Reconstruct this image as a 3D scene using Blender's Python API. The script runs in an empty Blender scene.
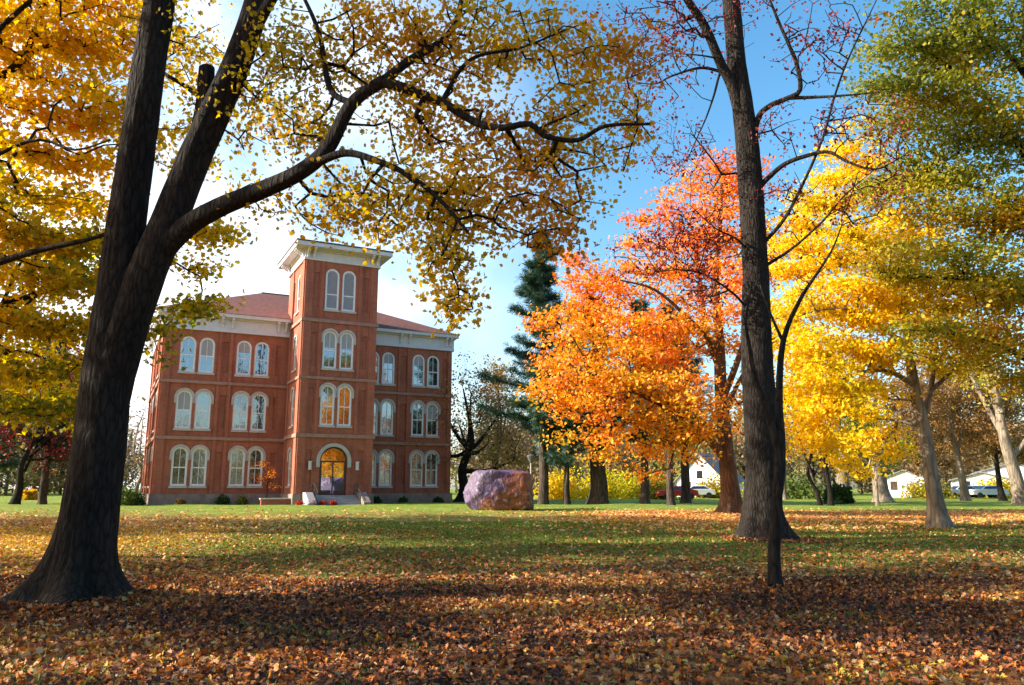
import bpy, math, random
import numpy as np
from mathutils import Vector, Matrix
from mathutils.geometry import tessellate_polygon

SC = bpy.context.scene
COL = SC.collection
R = math.radians
PI = math.pi

# ------------------------------------------------------------------ camera
PITCH = R(10.55)
EYE = 1.6
FPX = 781.0
cam = bpy.data.cameras.new('camera')
camo = bpy.data.objects.new('camera', cam)
COL.objects.link(camo)
camo.location = (0, 0, EYE)
camo.rotation_euler = (R(90) + PITCH, 0, 0)
cam.sensor_fit = 'HORIZONTAL'
cam.sensor_width = 23.6
cam.lens = 23.6 * FPX / 1024
cam.clip_end = 3000
cam.clip_start = 0.05
SC.camera = camo

# ------------------------------------------------------------------ sky, sun, exposure
SUN_EL, SUN_AZ = R(25), R(-98)          # azimuth measured from +Y towards +X
SDIR = Vector((math.sin(SUN_AZ) * math.cos(SUN_EL), math.cos(SUN_AZ) * math.cos(SUN_EL), math.sin(SUN_EL)))
world = bpy.data.worlds.new('World')
SC.world = world
world.use_nodes = True
wn = world.node_tree
bgn = wn.nodes['Background']
sky = wn.nodes.new('ShaderNodeTexSky')
sky.sky_type = 'NISHITA'
sky.sun_disc = False
sky.sun_elevation = SUN_EL
sky.sun_rotation = SUN_AZ
sky.air_density = 1.0
sky.dust_density = 2.0
sky.ozone_density = 1.0
whs = wn.nodes.new('ShaderNodeHueSaturation')
whs.inputs['Saturation'].default_value = 1.36
whs.inputs['Hue'].default_value = 0.49
wn.links.new(sky.outputs[0], whs.inputs['Color'])
# thin bright cloud low in the sky towards the left
wtc = wn.nodes.new('ShaderNodeTexCoord')
wdot = wn.nodes.new('ShaderNodeVectorMath'); wdot.operation = 'DOT_PRODUCT'
wdot.inputs[1].default_value = Vector((-0.50, 0.82, 0.24)).normalized()
wn.links.new(wtc.outputs['Generated'], wdot.inputs[0])
wns = wn.nodes.new('ShaderNodeTexNoise'); wns.inputs['Scale'].default_value = 3.5; wns.inputs['Detail'].default_value = 6.0
wn.links.new(wtc.outputs['Generated'], wns.inputs['Vector'])
wmr = wn.nodes.new('ShaderNodeMapRange'); wmr.interpolation_type = 'SMOOTHSTEP'
wmr.inputs[1].default_value = 0.80; wmr.inputs[2].default_value = 1.0
wn.links.new(wdot.outputs['Value'], wmr.inputs[0])
wm1 = wn.nodes.new('ShaderNodeMapRange'); wm1.interpolation_type = 'SMOOTHSTEP'
wm1.inputs[1].default_value = 0.30; wm1.inputs[2].default_value = 0.62
wn.links.new(wns.outputs['Fac'], wm1.inputs[0])
wm2 = wn.nodes.new('ShaderNodeMath'); wm2.operation = 'MULTIPLY'
wn.links.new(wmr.outputs[0], wm2.inputs[0]); wn.links.new(wm1.outputs[0], wm2.inputs[1])
wmx = wn.nodes.new('ShaderNodeMix'); wmx.data_type = 'RGBA'
wn.links.new(wm2.outputs[0], wmx.inputs[0]); wn.links.new(whs.outputs[0], wmx.inputs[6])
wmx.inputs[7].default_value = (5.6, 5.8, 6.0, 1)
wn.links.new(wmx.outputs[2], bgn.inputs[0])
bgn.inputs[1].default_value = 0.145
sun = bpy.data.lights.new('sun', 'SUN')
sun.energy = 5.0
sun.angle = R(0.5)
sun.color = (1.0, 0.90, 0.76)
suno = bpy.data.objects.new('sun', sun)
COL.objects.link(suno)
suno.location = (-60, 0, 60)
suno.rotation_euler = (-SDIR).to_track_quat('-Z', 'Y').to_euler()
vs = SC.view_settings
vs.view_transform = 'Standard'
vs.look = 'None'
vs.gamma = 1.0
vs.use_curve_mapping = False
vs.exposure = 1.22
SC.cycles.max_bounces = 6
SC.cycles.diffuse_bounces = 3
SC.cycles.glossy_bounces = 3
SC.cycles.transmission_bounces = 4
SC.cycles.transparent_max_bounces = 4
SC.cycles.caustics_reflective = False
SC.cycles.caustics_refractive = False
SC.cycles.use_denoising = True
SC.cycles.denoiser = 'OPENIMAGEDENOISE'
SC.cycles.denoising_input_passes = 'RGB_ALBEDO_NORMAL'
SC.cycles.sample_clamp_indirect = 6.0

rng = np.random.default_rng(7)

# ------------------------------------------------------------------ basic helpers
def P(px, py, Y):
    """the point of the place seen at a pixel of the photograph, Y metres ahead"""
    xc, yc = (px - 512) / FPX, (342.5 - py) / FPX
    d = np.array([xc, math.cos(PITCH) - yc * math.sin(PITCH), math.sin(PITCH) + yc * math.cos(PITCH)])
    return np.array([0, 0, EYE]) + d * (Y / d[1])

def sstep(a, b, v):
    t = np.clip((np.asarray(v, float) - a) / (b - a), 0, 1)
    return t * t * (3 - 2 * t)

def hgt(x, y):
    x = np.asarray(x, float); y = np.asarray(y, float)
    return 0.36 * sstep(16, 52, y) + 0.035 * np.sin(x * 0.33 + 1) * np.sin(y * 0.27) + 0.02 * np.sin(x * 0.9 + y * 0.6)

def tag(o, label=None, cat=None, group=None, kind=None):
    if label: o['label'] = label
    if cat: o['category'] = cat
    if group: o['group'] = group
    if kind: o['kind'] = kind
    return o

def thing(name, label, cat, loc=(0, 0, 0), rz=0.0, group=None):
    o = bpy.data.objects.new(name, None)
    COL.objects.link(o)
    o.empty_display_size = 0.3
    o.location = tuple(float(c) for c in loc)
    o.rotation_euler = (0, 0, rz)
    return tag(o, label, cat, group)

def mesh_np(name, verts, groups, smooth=False, attr=None):
    """groups: list of (M,k) int arrays of faces; attr: dict name -> per-vertex float"""
    me = bpy.data.meshes.new(name)
    verts = np.ascontiguousarray(verts, dtype=np.float32)
    me.vertices.add(len(verts))
    me.vertices.foreach_set('co', verts.ravel())
    groups = [np.asarray(g, dtype=np.int32) for g in groups if len(g)]
    nl = sum(g.size for g in groups); nf = sum(len(g) for g in groups)
    me.loops.add(nl)
    me.loops.foreach_set('vertex_index', np.concatenate([g.ravel() for g in groups]))
    me.polygons.add(nf)
    starts, o = [], 0
    for g in groups:
        starts.append(o + np.arange(len(g)) * g.shape[1]); o += g.size
    me.polygons.foreach_set('loop_start', np.concatenate(starts).astype(np.int32))
    if smooth:
        me.polygons.foreach_set('use_smooth', np.ones(nf, dtype=bool))
    me.update(calc_edges=True)
    me.validate()
    for k, v in (attr or {}).items():
        a = me.attributes.new(k, 'FLOAT', 'POINT')
        a.data.foreach_set('value', np.ascontiguousarray(v, dtype=np.float32))
    return me

def obj(name, me, mat, parent=None, loc=(0, 0, 0)):
    o = bpy.data.objects.new(name, me)
    COL.objects.link(o)
    if mat is not None and not me.materials:
        me.materials.append(mat)
    o.parent = parent
    o.location = tuple(float(c) for c in loc)
    return o

class MB:
    """collects polygons in plain lists, for the built things"""
    def __init__(s): s.v = []; s.f = []
    def add(s, vs, fs):
        b = len(s.v); s.v += [tuple(map(float, q)) for q in vs]; s.f += [tuple(b + i for i in f) for f in fs]; return s
    def box(s, x0, x1, y0, y1, z0, z1):
        vs = [(x, y, z) for z in (z0, z1) for y in (y0, y1) for x in (x0, x1)]
        return s.add(vs, [(0, 2, 3, 1), (4, 5, 7, 6), (0, 1, 5, 4), (2, 6, 7, 3), (0, 4, 6, 2), (1, 3, 7, 5)])
    def fbox(s, F, s0, s1, d0, d1, z0, z1):
        vs = [F(a, d, z) for z in (z0, z1) for d in (d0, d1) for a in (s0, s1)]
        return s.add(vs, [(0, 2, 3, 1), (4, 5, 7, 6), (0, 1, 5, 4), (2, 6, 7, 3), (0, 4, 6, 2), (1, 3, 7, 5)])
    def tube(s, pts, rad, n=8, cap=True):
        pts = [Vector(p) for p in pts]
        if not hasattr(rad, '__len__'): rad = [rad] * len(pts)
        rings = []
        for i, p in enumerate(pts):
            t = (pts[min(i + 1, len(pts) - 1)] - pts[max(i - 1, 0)]).normalized()
            u = t.orthogonal().normalized() if i == 0 else (u - t * u.dot(t)).normalized()
            w = t.cross(u)
            rings.append([p + (u * math.cos(2 * PI * k / n) + w * math.sin(2 * PI * k / n)) * rad[i] for k in range(n)])
        vs = [q for r in rings for q in r]
        fs = [(i * n + k, i * n + (k + 1) % n, (i + 1) * n + (k + 1) % n, (i + 1) * n + k) for i in range(len(pts) - 1) for k in range(n)]
        if cap: fs += [tuple(range(n))[::-1], tuple((len(pts) - 1) * n + k for k in range(n))]
        return s.add(vs, fs)
    def lathe(s, prof, n=16, c=(0, 0, 0)):
        vs = [(c[0] + r * math.cos(2 * PI * k / n), c[1] + r * math.sin(2 * PI * k / n), c[2] + z) for r, z in prof for k in range(n)]
        fs = [(i * n + k, i * n + (k + 1) % n, (i + 1) * n + (k + 1) % n, (i + 1) * n + k) for i in range(len(prof) - 1) for k in range(n)]
        fs += [tuple(range(n))[::-1], tuple((len(prof) - 1) * n + k for k in range(n))]
        return s.add(vs, fs)
    def build(s, name, mat, parent=None, bevel=0.0, smooth=False, loc=(0, 0, 0)):
        me = bpy.data.meshes.new(name)
        me.from_pydata(s.v, [], s.f)
        me.validate()
        if smooth: me.polygons.foreach_set('use_smooth', [True] * len(me.polygons))
        o = obj(name, me, mat, parent, loc)
        if bevel:
            m = o.modifiers.new('bevel', 'BEVEL'); m.width = bevel; m.segments = 2; m.limit_method = 'ANGLE'
        return o

# ------------------------------------------------------------------ materials
def new_mat(name):
    m = bpy.data.materials.new(name); m.use_nodes = True
    nt = m.node_tree
    return m, nt, nt.nodes['Principled BSDF']

def N(nt, kind, **kw):
    n = nt.nodes.new(kind)
    for k, v in kw.items():
        if k.startswith('i_'):
            key = k[2:]
            n.inputs[int(key) if key.isdigit() else key.replace('_', ' ')].default_value = v
        else: setattr(n, k, v)
    return n

def ramp(nt, stops, interp='LINEAR'):
    r = nt.nodes.new('ShaderNodeValToRGB')
    r.color_ramp.interpolation = interp
    e = r.color_ramp.elements
    while len(e) < len(stops): e.new(0.5)
    for el, (p, c) in zip(e, stops):
        el.position = p; el.color = (*c, 1)
    return r

def mat_plain(name, col, rough=0.7, var=0.12, scale=3.0, bump=0.0, metal=0.0, spec=0.4):
    m, nt, b = new_mat(name)
    L = nt.links.new
    tc = N(nt, 'ShaderNodeTexCoord')
    no = N(nt, 'ShaderNodeTexNoise', i_Scale=scale, i_Detail=6.0, i_Roughness=0.65)
    L(tc.outputs['Object'], no.inputs['Vector'])
    c = np.array(col)
    rp = ramp(nt, [(0.28, tuple(c * (1 - 2 * var))), (0.5, tuple(c)), (0.74, tuple(np.minimum(c * (1 + 1.6 * var), 1)))])
    L(no.outputs['Fac'], rp.inputs[0]); L(rp.outputs[0], b.inputs['Base Color'])
    b.inputs['Roughness'].default_value = rough; b.inputs['Metallic'].default_value = metal
    b.inputs['Specular IOR Level'].default_value = spec
    if bump:
        n2 = N(nt, 'ShaderNodeTexNoise', i_Scale=scale * 6, i_Detail=5.0)
        L(tc.outputs['Object'], n2.inputs['Vector'])
        bp = N(nt, 'ShaderNodeBump', i_Strength=bump, i_Distance=0.03)
        L(n2.outputs['Fac'], bp.inputs['Height']); L(bp.outputs[0], b.inputs['Normal'])
    return m

def mat_leaf(name, stops, trans=0.45, tint='tint'):
    m, nt, b = new_mat(name)
    L = nt.links.new
    at = N(nt, 'ShaderNodeAttribute', attribute_name=tint)
    rp = ramp(nt, stops)
    L(at.outputs['Fac'], rp.inputs[0])
    L(rp.outputs[0], b.inputs['Base Color'])
    b.inputs['Roughness'].default_value = 0.5
    b.inputs['Specular IOR Level'].default_value = 0.25
    tr = N(nt, 'ShaderNodeBsdfTranslucent')
    hs = N(nt, 'ShaderNodeHueSaturation', i_Saturation=1.1, i_Value=1.15)
    L(rp.outputs[0], hs.inputs['Color']); L(hs.outputs[0], tr.inputs['Color'])
    mx = N(nt, 'ShaderNodeMixShader', i_0=trans)
    L(b.outputs[0], mx.inputs[1]); L(tr.outputs[0], mx.inputs[2])
    L(mx.outputs[0], nt.nodes['Material Output'].inputs['Surface'])
    return m

def mat_bark(name, dark, light, zs=0.16, scale=9.0, bump=0.8, dist=0.05, moss=None):
    m, nt, b = new_mat(name)
    L = nt.links.new
    tc = N(nt, 'ShaderNodeTexCoord')
    mp = N(nt, 'ShaderNodeMapping'); mp.inputs['Scale'].default_value = (1, 1, zs)
    L(tc.outputs['Object'], mp.inputs[0])
    wob = N(nt, 'ShaderNodeTexNoise', i_Scale=scale * 0.5, i_Detail=3.0)
    L(mp.outputs[0], wob.inputs['Vector'])
    mixv = N(nt, 'ShaderNodeMix', data_type='VECTOR', i_0=0.13)
    L(mp.outputs[0], mixv.inputs[4]); L(wob.outputs['Color'], mixv.inputs[5])
    vo = N(nt, 'ShaderNodeTexVoronoi', feature='DISTANCE_TO_EDGE', i_Scale=scale)
    L(mixv.outputs[1], vo.inputs['Vector'])
    no = N(nt, 'ShaderNodeTexNoise', i_Scale=scale * 2.2, i_Detail=8.0, i_Roughness=0.7)
    L(mp.outputs[0], no.inputs['Vector'])
    ad = N(nt, 'ShaderNodeMath', operation='MULTIPLY_ADD', i_1=1.3, i_2=0.0)
    L(vo.outputs['Distance'], ad.inputs[0])
    sm = N(nt, 'ShaderNodeMath', operation='ADD')
    hlf = N(nt, 'ShaderNodeMath', operation='MULTIPLY', i_1=0.6)
    L(no.outputs['Fac'], hlf.inputs[0]); L(hlf.outputs[0], sm.inputs[0]); L(ad.outputs[0], sm.inputs[1])
    d, l = np.array(dark), np.array(light)
    rp = ramp(nt, [(0.22, tuple(d)), (0.45, tuple(d * 0.4 + l * 0.6)), (0.8, tuple(l))])
    L(sm.outputs[0], rp.inputs[0])
    big = N(nt, 'ShaderNodeTexNoise', i_Scale=1.1, i_Detail=4.0)
    L(tc.outputs['Object'], big.inputs['Vector'])
    rb = ramp(nt, [(0.35, (0.7, 0.7, 0.7)), (0.65, (1.15, 1.13, 1.1))])
    L(big.outputs['Fac'], rb.inputs[0])
    mc = N(nt, 'ShaderNodeMix', data_type='RGBA', blend_type='MULTIPLY', i_0=1.0)
    L(rp.outputs[0], mc.inputs[6]); L(rb.outputs[0], mc.inputs[7])
    L(mc.outputs[2], b.inputs['Base Color'])
    b.inputs['Roughness'].default_value = 0.9
    b.inputs['Specular IOR Level'].default_value = 0.2
    bp = N(nt, 'ShaderNodeBump', i_Strength=bump, i_Distance=dist)
    L(sm.outputs[0], bp.inputs['Height']); L(bp.outputs[0], b.inputs['Normal'])
    return m

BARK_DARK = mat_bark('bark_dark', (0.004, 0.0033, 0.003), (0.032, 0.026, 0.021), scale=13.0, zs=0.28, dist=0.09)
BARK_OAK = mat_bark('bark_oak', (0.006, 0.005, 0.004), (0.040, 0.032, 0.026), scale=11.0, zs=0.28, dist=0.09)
BARK_BROWN = mat_bark('bark_brown', (0.05, 0.028, 0.018), (0.19, 0.11, 0.07), scale=7.0)
BARK_PALE = mat_bark('bark_pale', (0.10, 0.075, 0.055), (0.33, 0.27, 0.20), scale=6.0, bump=0.5)
BARK_PINE = mat_bark('bark_pine', (0.02, 0.016, 0.014), (0.10, 0.075, 0.06), scale=6.0)

LEAF_GOLD = mat_leaf('leaf_gold', [(0.0, (0.16, 0.20, 0.025)), (0.22, (0.50, 0.40, 0.03)), (0.5, (0.84, 0.55, 0.025)), (0.75, (0.84, 0.42, 0.02)), (1.0, (0.70, 0.20, 0.02))], 0.62)
LEAF_AMBER = mat_leaf('leaf_amber', [(0.0, (0.34, 0.29, 0.03)), (0.35, (0.66, 0.43, 0.03)), (0.7, (0.60, 0.29, 0.035)), (1.0, (0.46, 0.16, 0.05))], 0.52)
LEAF_ORANGE = mat_leaf('leaf_orange', [(0.0, (0.34, 0.30, 0.03)), (0.2, (0.74, 0.46, 0.04)), (0.45, (0.86, 0.38, 0.05)), (0.7, (0.86, 0.25, 0.05)), (1.0, (0.74, 0.14, 0.05))], 0.42)
LEAF_YELLOW = mat_leaf('leaf_yellow', [(0.0, (0.30, 0.34, 0.03)), (0.3, (0.80, 0.63, 0.03)), (0.65, (0.92, 0.64, 0.02)), (1.0, (0.90, 0.45, 0.02))], 0.48)
LEAF_OLIVE = mat_leaf('leaf_olive', [(0.0, (0.10, 0.15, 0.03)), (0.35, (0.26, 0.28, 0.04)), (0.65, (0.50, 0.40, 0.035)), (0.85, (0.60, 0.34, 0.03)), (1.0, (0.50, 0.2, 0.03))], 0.45)
LEAF_RED = mat_leaf('leaf_red', [(0.0, (0.10, 0.02, 0.02)), (0.5, (0.24, 0.035, 0.03)), (1.0, (0.40, 0.06, 0.04))], 0.35)
LEAF_BROWN = mat_leaf('leaf_brown', [(0.0, (0.16, 0.10, 0.03)), (0.4, (0.28, 0.15, 0.05)), (0.8, (0.38, 0.20, 0.07)), (1.0, (0.42, 0.30, 0.06))], 0.35)
LEAF_GREEN = mat_leaf('leaf_green', [(0.0, (0.025, 0.06, 0.015)), (0.5, (0.06, 0.12, 0.025)), (1.0, (0.16, 0.20, 0.04))], 0.35)
NEEDLE = mat_leaf('needle', [(0.0, (0.012, 0.035, 0.022)), (0.6, (0.045, 0.10, 0.065)), (1.0, (0.10, 0.17, 0.10))], 0.2)
LITTER = mat_leaf('leaf_litter', [(0.0, (0.035, 0.02, 0.015)), (0.28, (0.13, 0.05, 0.028)), (0.5, (0.33, 0.105, 0.034)), (0.68, (0.66, 0.22, 0.03)), (0.82, (0.58, 0.38, 0.21)), (1.0, (0.70, 0.44, 0.06))], 0.2)
GRASS = mat_leaf('grass_blade', [(0.0, (0.05, 0.09, 0.015)), (0.6, (0.12, 0.20, 0.025)), (1.0, (0.22, 0.26, 0.05))], 0.4)

# ------------------------------------------------------------------ leaves
def maple_template():
    h = [(0.0, 0.0, 0), (0.20, -0.10, 0.03), (0.24, 0.12, 0.03), (0.50, 0.24, 0.10), (0.34, 0.40, 0.05), (0.40, 0.62, 0.10), (0.16, 0.62, 0.02), (0.0, 1.0, -0.08)]
    right = h
    left = [(-x, y, z) for x, y, z in h[1:-1]]
    v = np.array(right + left)                    # 8 + 6
    f1 = list(range(8)); f2 = [0] + [7] + [13, 12, 11, 10, 9, 8]
    v[:, 1] -= 0.35
    return v, [np.array([f1]), np.array([f2])]
def oval_template(fold=0.12):
    v = np.array([(0, -.5, 0), (.3, -.15, fold), (.26, .2, fold), (0, .5, -.05), (-.26, .2, fold), (-.3, -.15, fold)], float)
    return v, [np.array([[0, 1, 2, 3], [0, 3, 4, 5]])]
def diamond_template():
    v = np.array([(0, -.5, 0), (.38, 0, .06), (0, .5, 0), (-.38, 0, .06)], float)
    return v, [np.array([[0, 1, 2, 3]])]
def spray_template():
    v = np.array([(-.05, 0, 0), (.05, 0, 0), (.03, 1, .0), (-.03, 1, 0), (0, 0.1, 0), (.45, .65, -.05), (.40, .72, -.05), (-.45, .65, -.05), (-.40, .72, -.05),
                  (.25, .85, .08), (.19, .9, .08), (-.25, .85, .08), (-.19, .9, .08)], float)
    return v, [np.array([[0, 1, 2, 3]]), np.array([[4, 5, 6], [4, 8, 7], [4, 9, 10], [4, 12, 11]])]
def curl_template():
    v, f = maple_template()
    v = v.copy(); v[:, 2] = 1.3 * v[:, 0] ** 2 + 0.7 * (v[:, 1] - 0.1) ** 2
    v[:, 0] *= 0.8
    return v, f
TPL = {'curl': curl_template(), 'maple': maple_template(), 'oval': oval_template(), 'diamond': diamond_template(), 'spray': spray_template()}

def leaves_arrays(tpl, c, size, g, up=0.5, axis=None):
    """leaf copies of a template at centres c; g a random generator; up biases the blade to face the sky"""
    T, fs = TPL[tpl]
    n = len(c)
    nor = g.normal(size=(n, 3)); nor[:, 2] += up * 2
    nor /= np.linalg.norm(nor, axis=1, keepdims=True)
    a = g.normal(size=(n, 3)) if axis is None else axis + 0.35 * g.normal(size=(n, 3))
    y = a - nor * np.sum(a * nor, 1, keepdims=True)
    y /= np.linalg.norm(y, axis=1, keepdims=True) + 1e-9
    x = np.cross(y, nor)
    s = np.asarray(size)[:, None, None]
    V = c[:, None, :] + s * (T[None, :, 0:1] * x[:, None, :] + T[None, :, 1:2] * y[:, None, :] + T[None, :, 2:3] * nor[:, None, :])
    k = len(T)
    F = [(f[None, :, :] + (np.arange(n) * k)[:, None, None]).reshape(-1, f.shape[1]) for f in fs]
    merged = {}
    for f in F: merged.setdefault(f.shape[1], []).append(f)
    return V.reshape(-1, 3), [np.concatenate(q) for q in merged.values()], k

def leaves_obj(name, tpl, c, size, tints, mat, parent, g, up=0.5, axis=None, origin=(0, 0, 0)):
    V, F, k = leaves_arrays(tpl, np.asarray(c) - np.asarray(origin)[None, :], size, g, up, axis)
    me = mesh_np(name, V, F, attr={'tint': np.repeat(np.clip(tints, 0, 1), k)})
    return obj(name, me, mat, parent)

# ------------------------------------------------------------------ trees
def catmull(pts, step):
    pts = [np.asarray(p, float) for p in pts]
    out = []
    q = [2 * pts[0] - pts[1]] + pts + [2 * pts[-1] - pts[-2]]
    for i in range(1, len(q) - 2):
        p0, p1, p2, p3 = q[i - 1:i + 3]
        n = max(2, int(np.linalg.norm(p2 - p1) / step))
        for t in np.linspace(0, 1, n, endpoint=False):
            out.append(0.5 * (2 * p1 + (p2 - p0) * t + (2 * p0 - 5 * p1 + 4 * p2 - p3) * t * t + (3 * p1 - p0 - 3 * p2 + p3) * t ** 3))
    out.append(pts[-1])
    return np.array(out)

def tube_arrays(pts, rad, sides, g, rough=0.03, flare=0.0, ridges=0.0, flare_h=0.45, lobes=5, bumps=()):
    n = len(pts)
    tan = np.gradient(pts, axis=0); tan /= np.linalg.norm(tan, axis=1, keepdims=True) + 1e-9
    u = np.cross(tan[0], [0.31, 0.95, 0.05]); u /= np.linalg.norm(u)
    th = np.linspace(0, 2 * PI, sides, endpoint=False)
    V = np.zeros((n, sides, 3))
    ph = g.uniform(0, 2 * PI, 8)
    for i in range(n):
        u = u - tan[i] * np.dot(u, tan[i]); u /= np.linalg.norm(u)
        w = np.cross(tan[i], u)
        z = pts[i, 2] - pts[0, 2]
        k = 1 + rough * (np.sin(2 * th + ph[0] + z * 0.9) + 0.7 * np.sin(3 * th + ph[1] - z * 1.3) + 0.5 * np.sin(5 * th + ph[2] + z * 2.1))
        if ridges:
            k += ridges * (np.abs(np.sin(11 * th + ph[3] + 0.8 * math.sin(z * 2.1 + ph[4]) + 0.35 * np.sin(th * 3 + z * 3))) - 0.5) + ridges * 0.5 * np.sin(23 * th + z * 5 + ph[6])
        if flare:
            k += flare * math.exp(-z / flare_h) * (1 + 0.45 * np.sin(lobes * th + ph[5]) + 0.2 * np.sin((lobes + 3) * th + ph[6]))
        r = rad[i] * k
        out = np.cos(th)[:, None] * u + np.sin(th)[:, None] * w
        V[i] = pts[i] + r[:, None] * out
        for c, sg, am in bumps:
            dd = np.linalg.norm(V[i] - c, axis=1)
            V[i] += out * (am * np.exp(-(dd / sg) ** 2) * (1 + 0.25 * np.sin(th * 17 + z * 13)))[:, None]
    idx = np.arange(n * sides).reshape(n, sides)
    a = idx[:-1]; b = np.roll(idx, -1, 1)[:-1]; c = np.roll(idx, -1, 1)[1:]; d = idx[1:]
    F = np.stack([a, b, c, d], -1).reshape(-1, 4)
    V = np.concatenate([V.reshape(-1, 3), pts[-1][None]])
    top = idx[-1]
    caps = np.stack([top, np.roll(top, -1), np.full(sides, n * sides)], -1)
    return V, F, caps

def prisms(A, B, ra, rb, sides):
    d = B - A; L = np.linalg.norm(d, axis=1, keepdims=True) + 1e-9; d = d / L
    B = B + d * rb[:, None] * 0.4
    ref = np.where(np.abs(d[:, 2:3]) > 0.9, np.array([[1.0, 0, 0]]), np.array([[0, 0, 1.0]]))
    u = np.cross(d, ref); u /= np.linalg.norm(u, axis=1, keepdims=True); w = np.cross(d, u)
    th = np.linspace(0, 2 * PI, sides, endpoint=False)
    c = (np.cos(th)[None, :, None] * u[:, None, :] + np.sin(th)[None, :, None] * w[:, None, :])
    V = np.concatenate([A[:, None] + c * ra[:, None, None], B[:, None] + c * rb[:, None, None]], 1)
    k = np.arange(sides); k2 = np.roll(k, -1)
    f = np.stack([k, k2, k2 + sides, k + sides], -1)
    F = (f[None] + (np.arange(len(A)) * 2 * sides)[:, None, None]).reshape(-1, 4)
    return V.reshape(-1, 3), F

# openings cut into the western crowns to shape the light: spots of lawn (x, y, half sizes) the low sun reaches
SUN_SPOTS = [(-2.5, 14.3, 2.8, .7), (-4.3, 12.4, 1.3, .5), (-2.7, 9.8, .9, .5), (-.7, 9.9, 1.0, .5), (-4.6, 7.9, 1.5, .6), (6.6, 12, 1.6, .6), (3.9, 8.7, 1.8, .5),
             (2.5, 15.5, 1.2, .6), (4.6, 6.9, 1.3, .4), (1.0, 11.2, 1.4, .5), (-13, 22, 4.5, 2.4), (-9.5, 18.3, 2.2, .8), (1, 18.5, 2, .6), (9, 19, 2.5, .7), (-6.5, 26, 3, .8), (3, 24, 2.5, .8), (11, 14.5, 2.5, .7)]
def shaded(A, m=0.4):
    k = A[:, 2] / SDIR.z
    x, y = A[:, 0] - SDIR.x * k, A[:, 1] - SDIR.y * k
    keep = np.ones(len(A), bool)
    for cx, cy, rx, ry in SUN_SPOTS:
        keep &= ((x - cx) / (rx + 2.2 * m)) ** 2 + ((y - cy) / (ry + m)) ** 2 > 1
    return keep
def blob_points(blobs, g):
    out = []
    for b in blobs:
        c, r, n = b[0], b[1], b[2]
        d = g.normal(size=(n, 3)); d /= np.linalg.norm(d, axis=1, keepdims=True)
        out.append(np.asarray(c) + d * (g.uniform(size=(n, 1)) ** (1 / 2.3)) * np.asarray(r))
    return np.concatenate(out)

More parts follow.
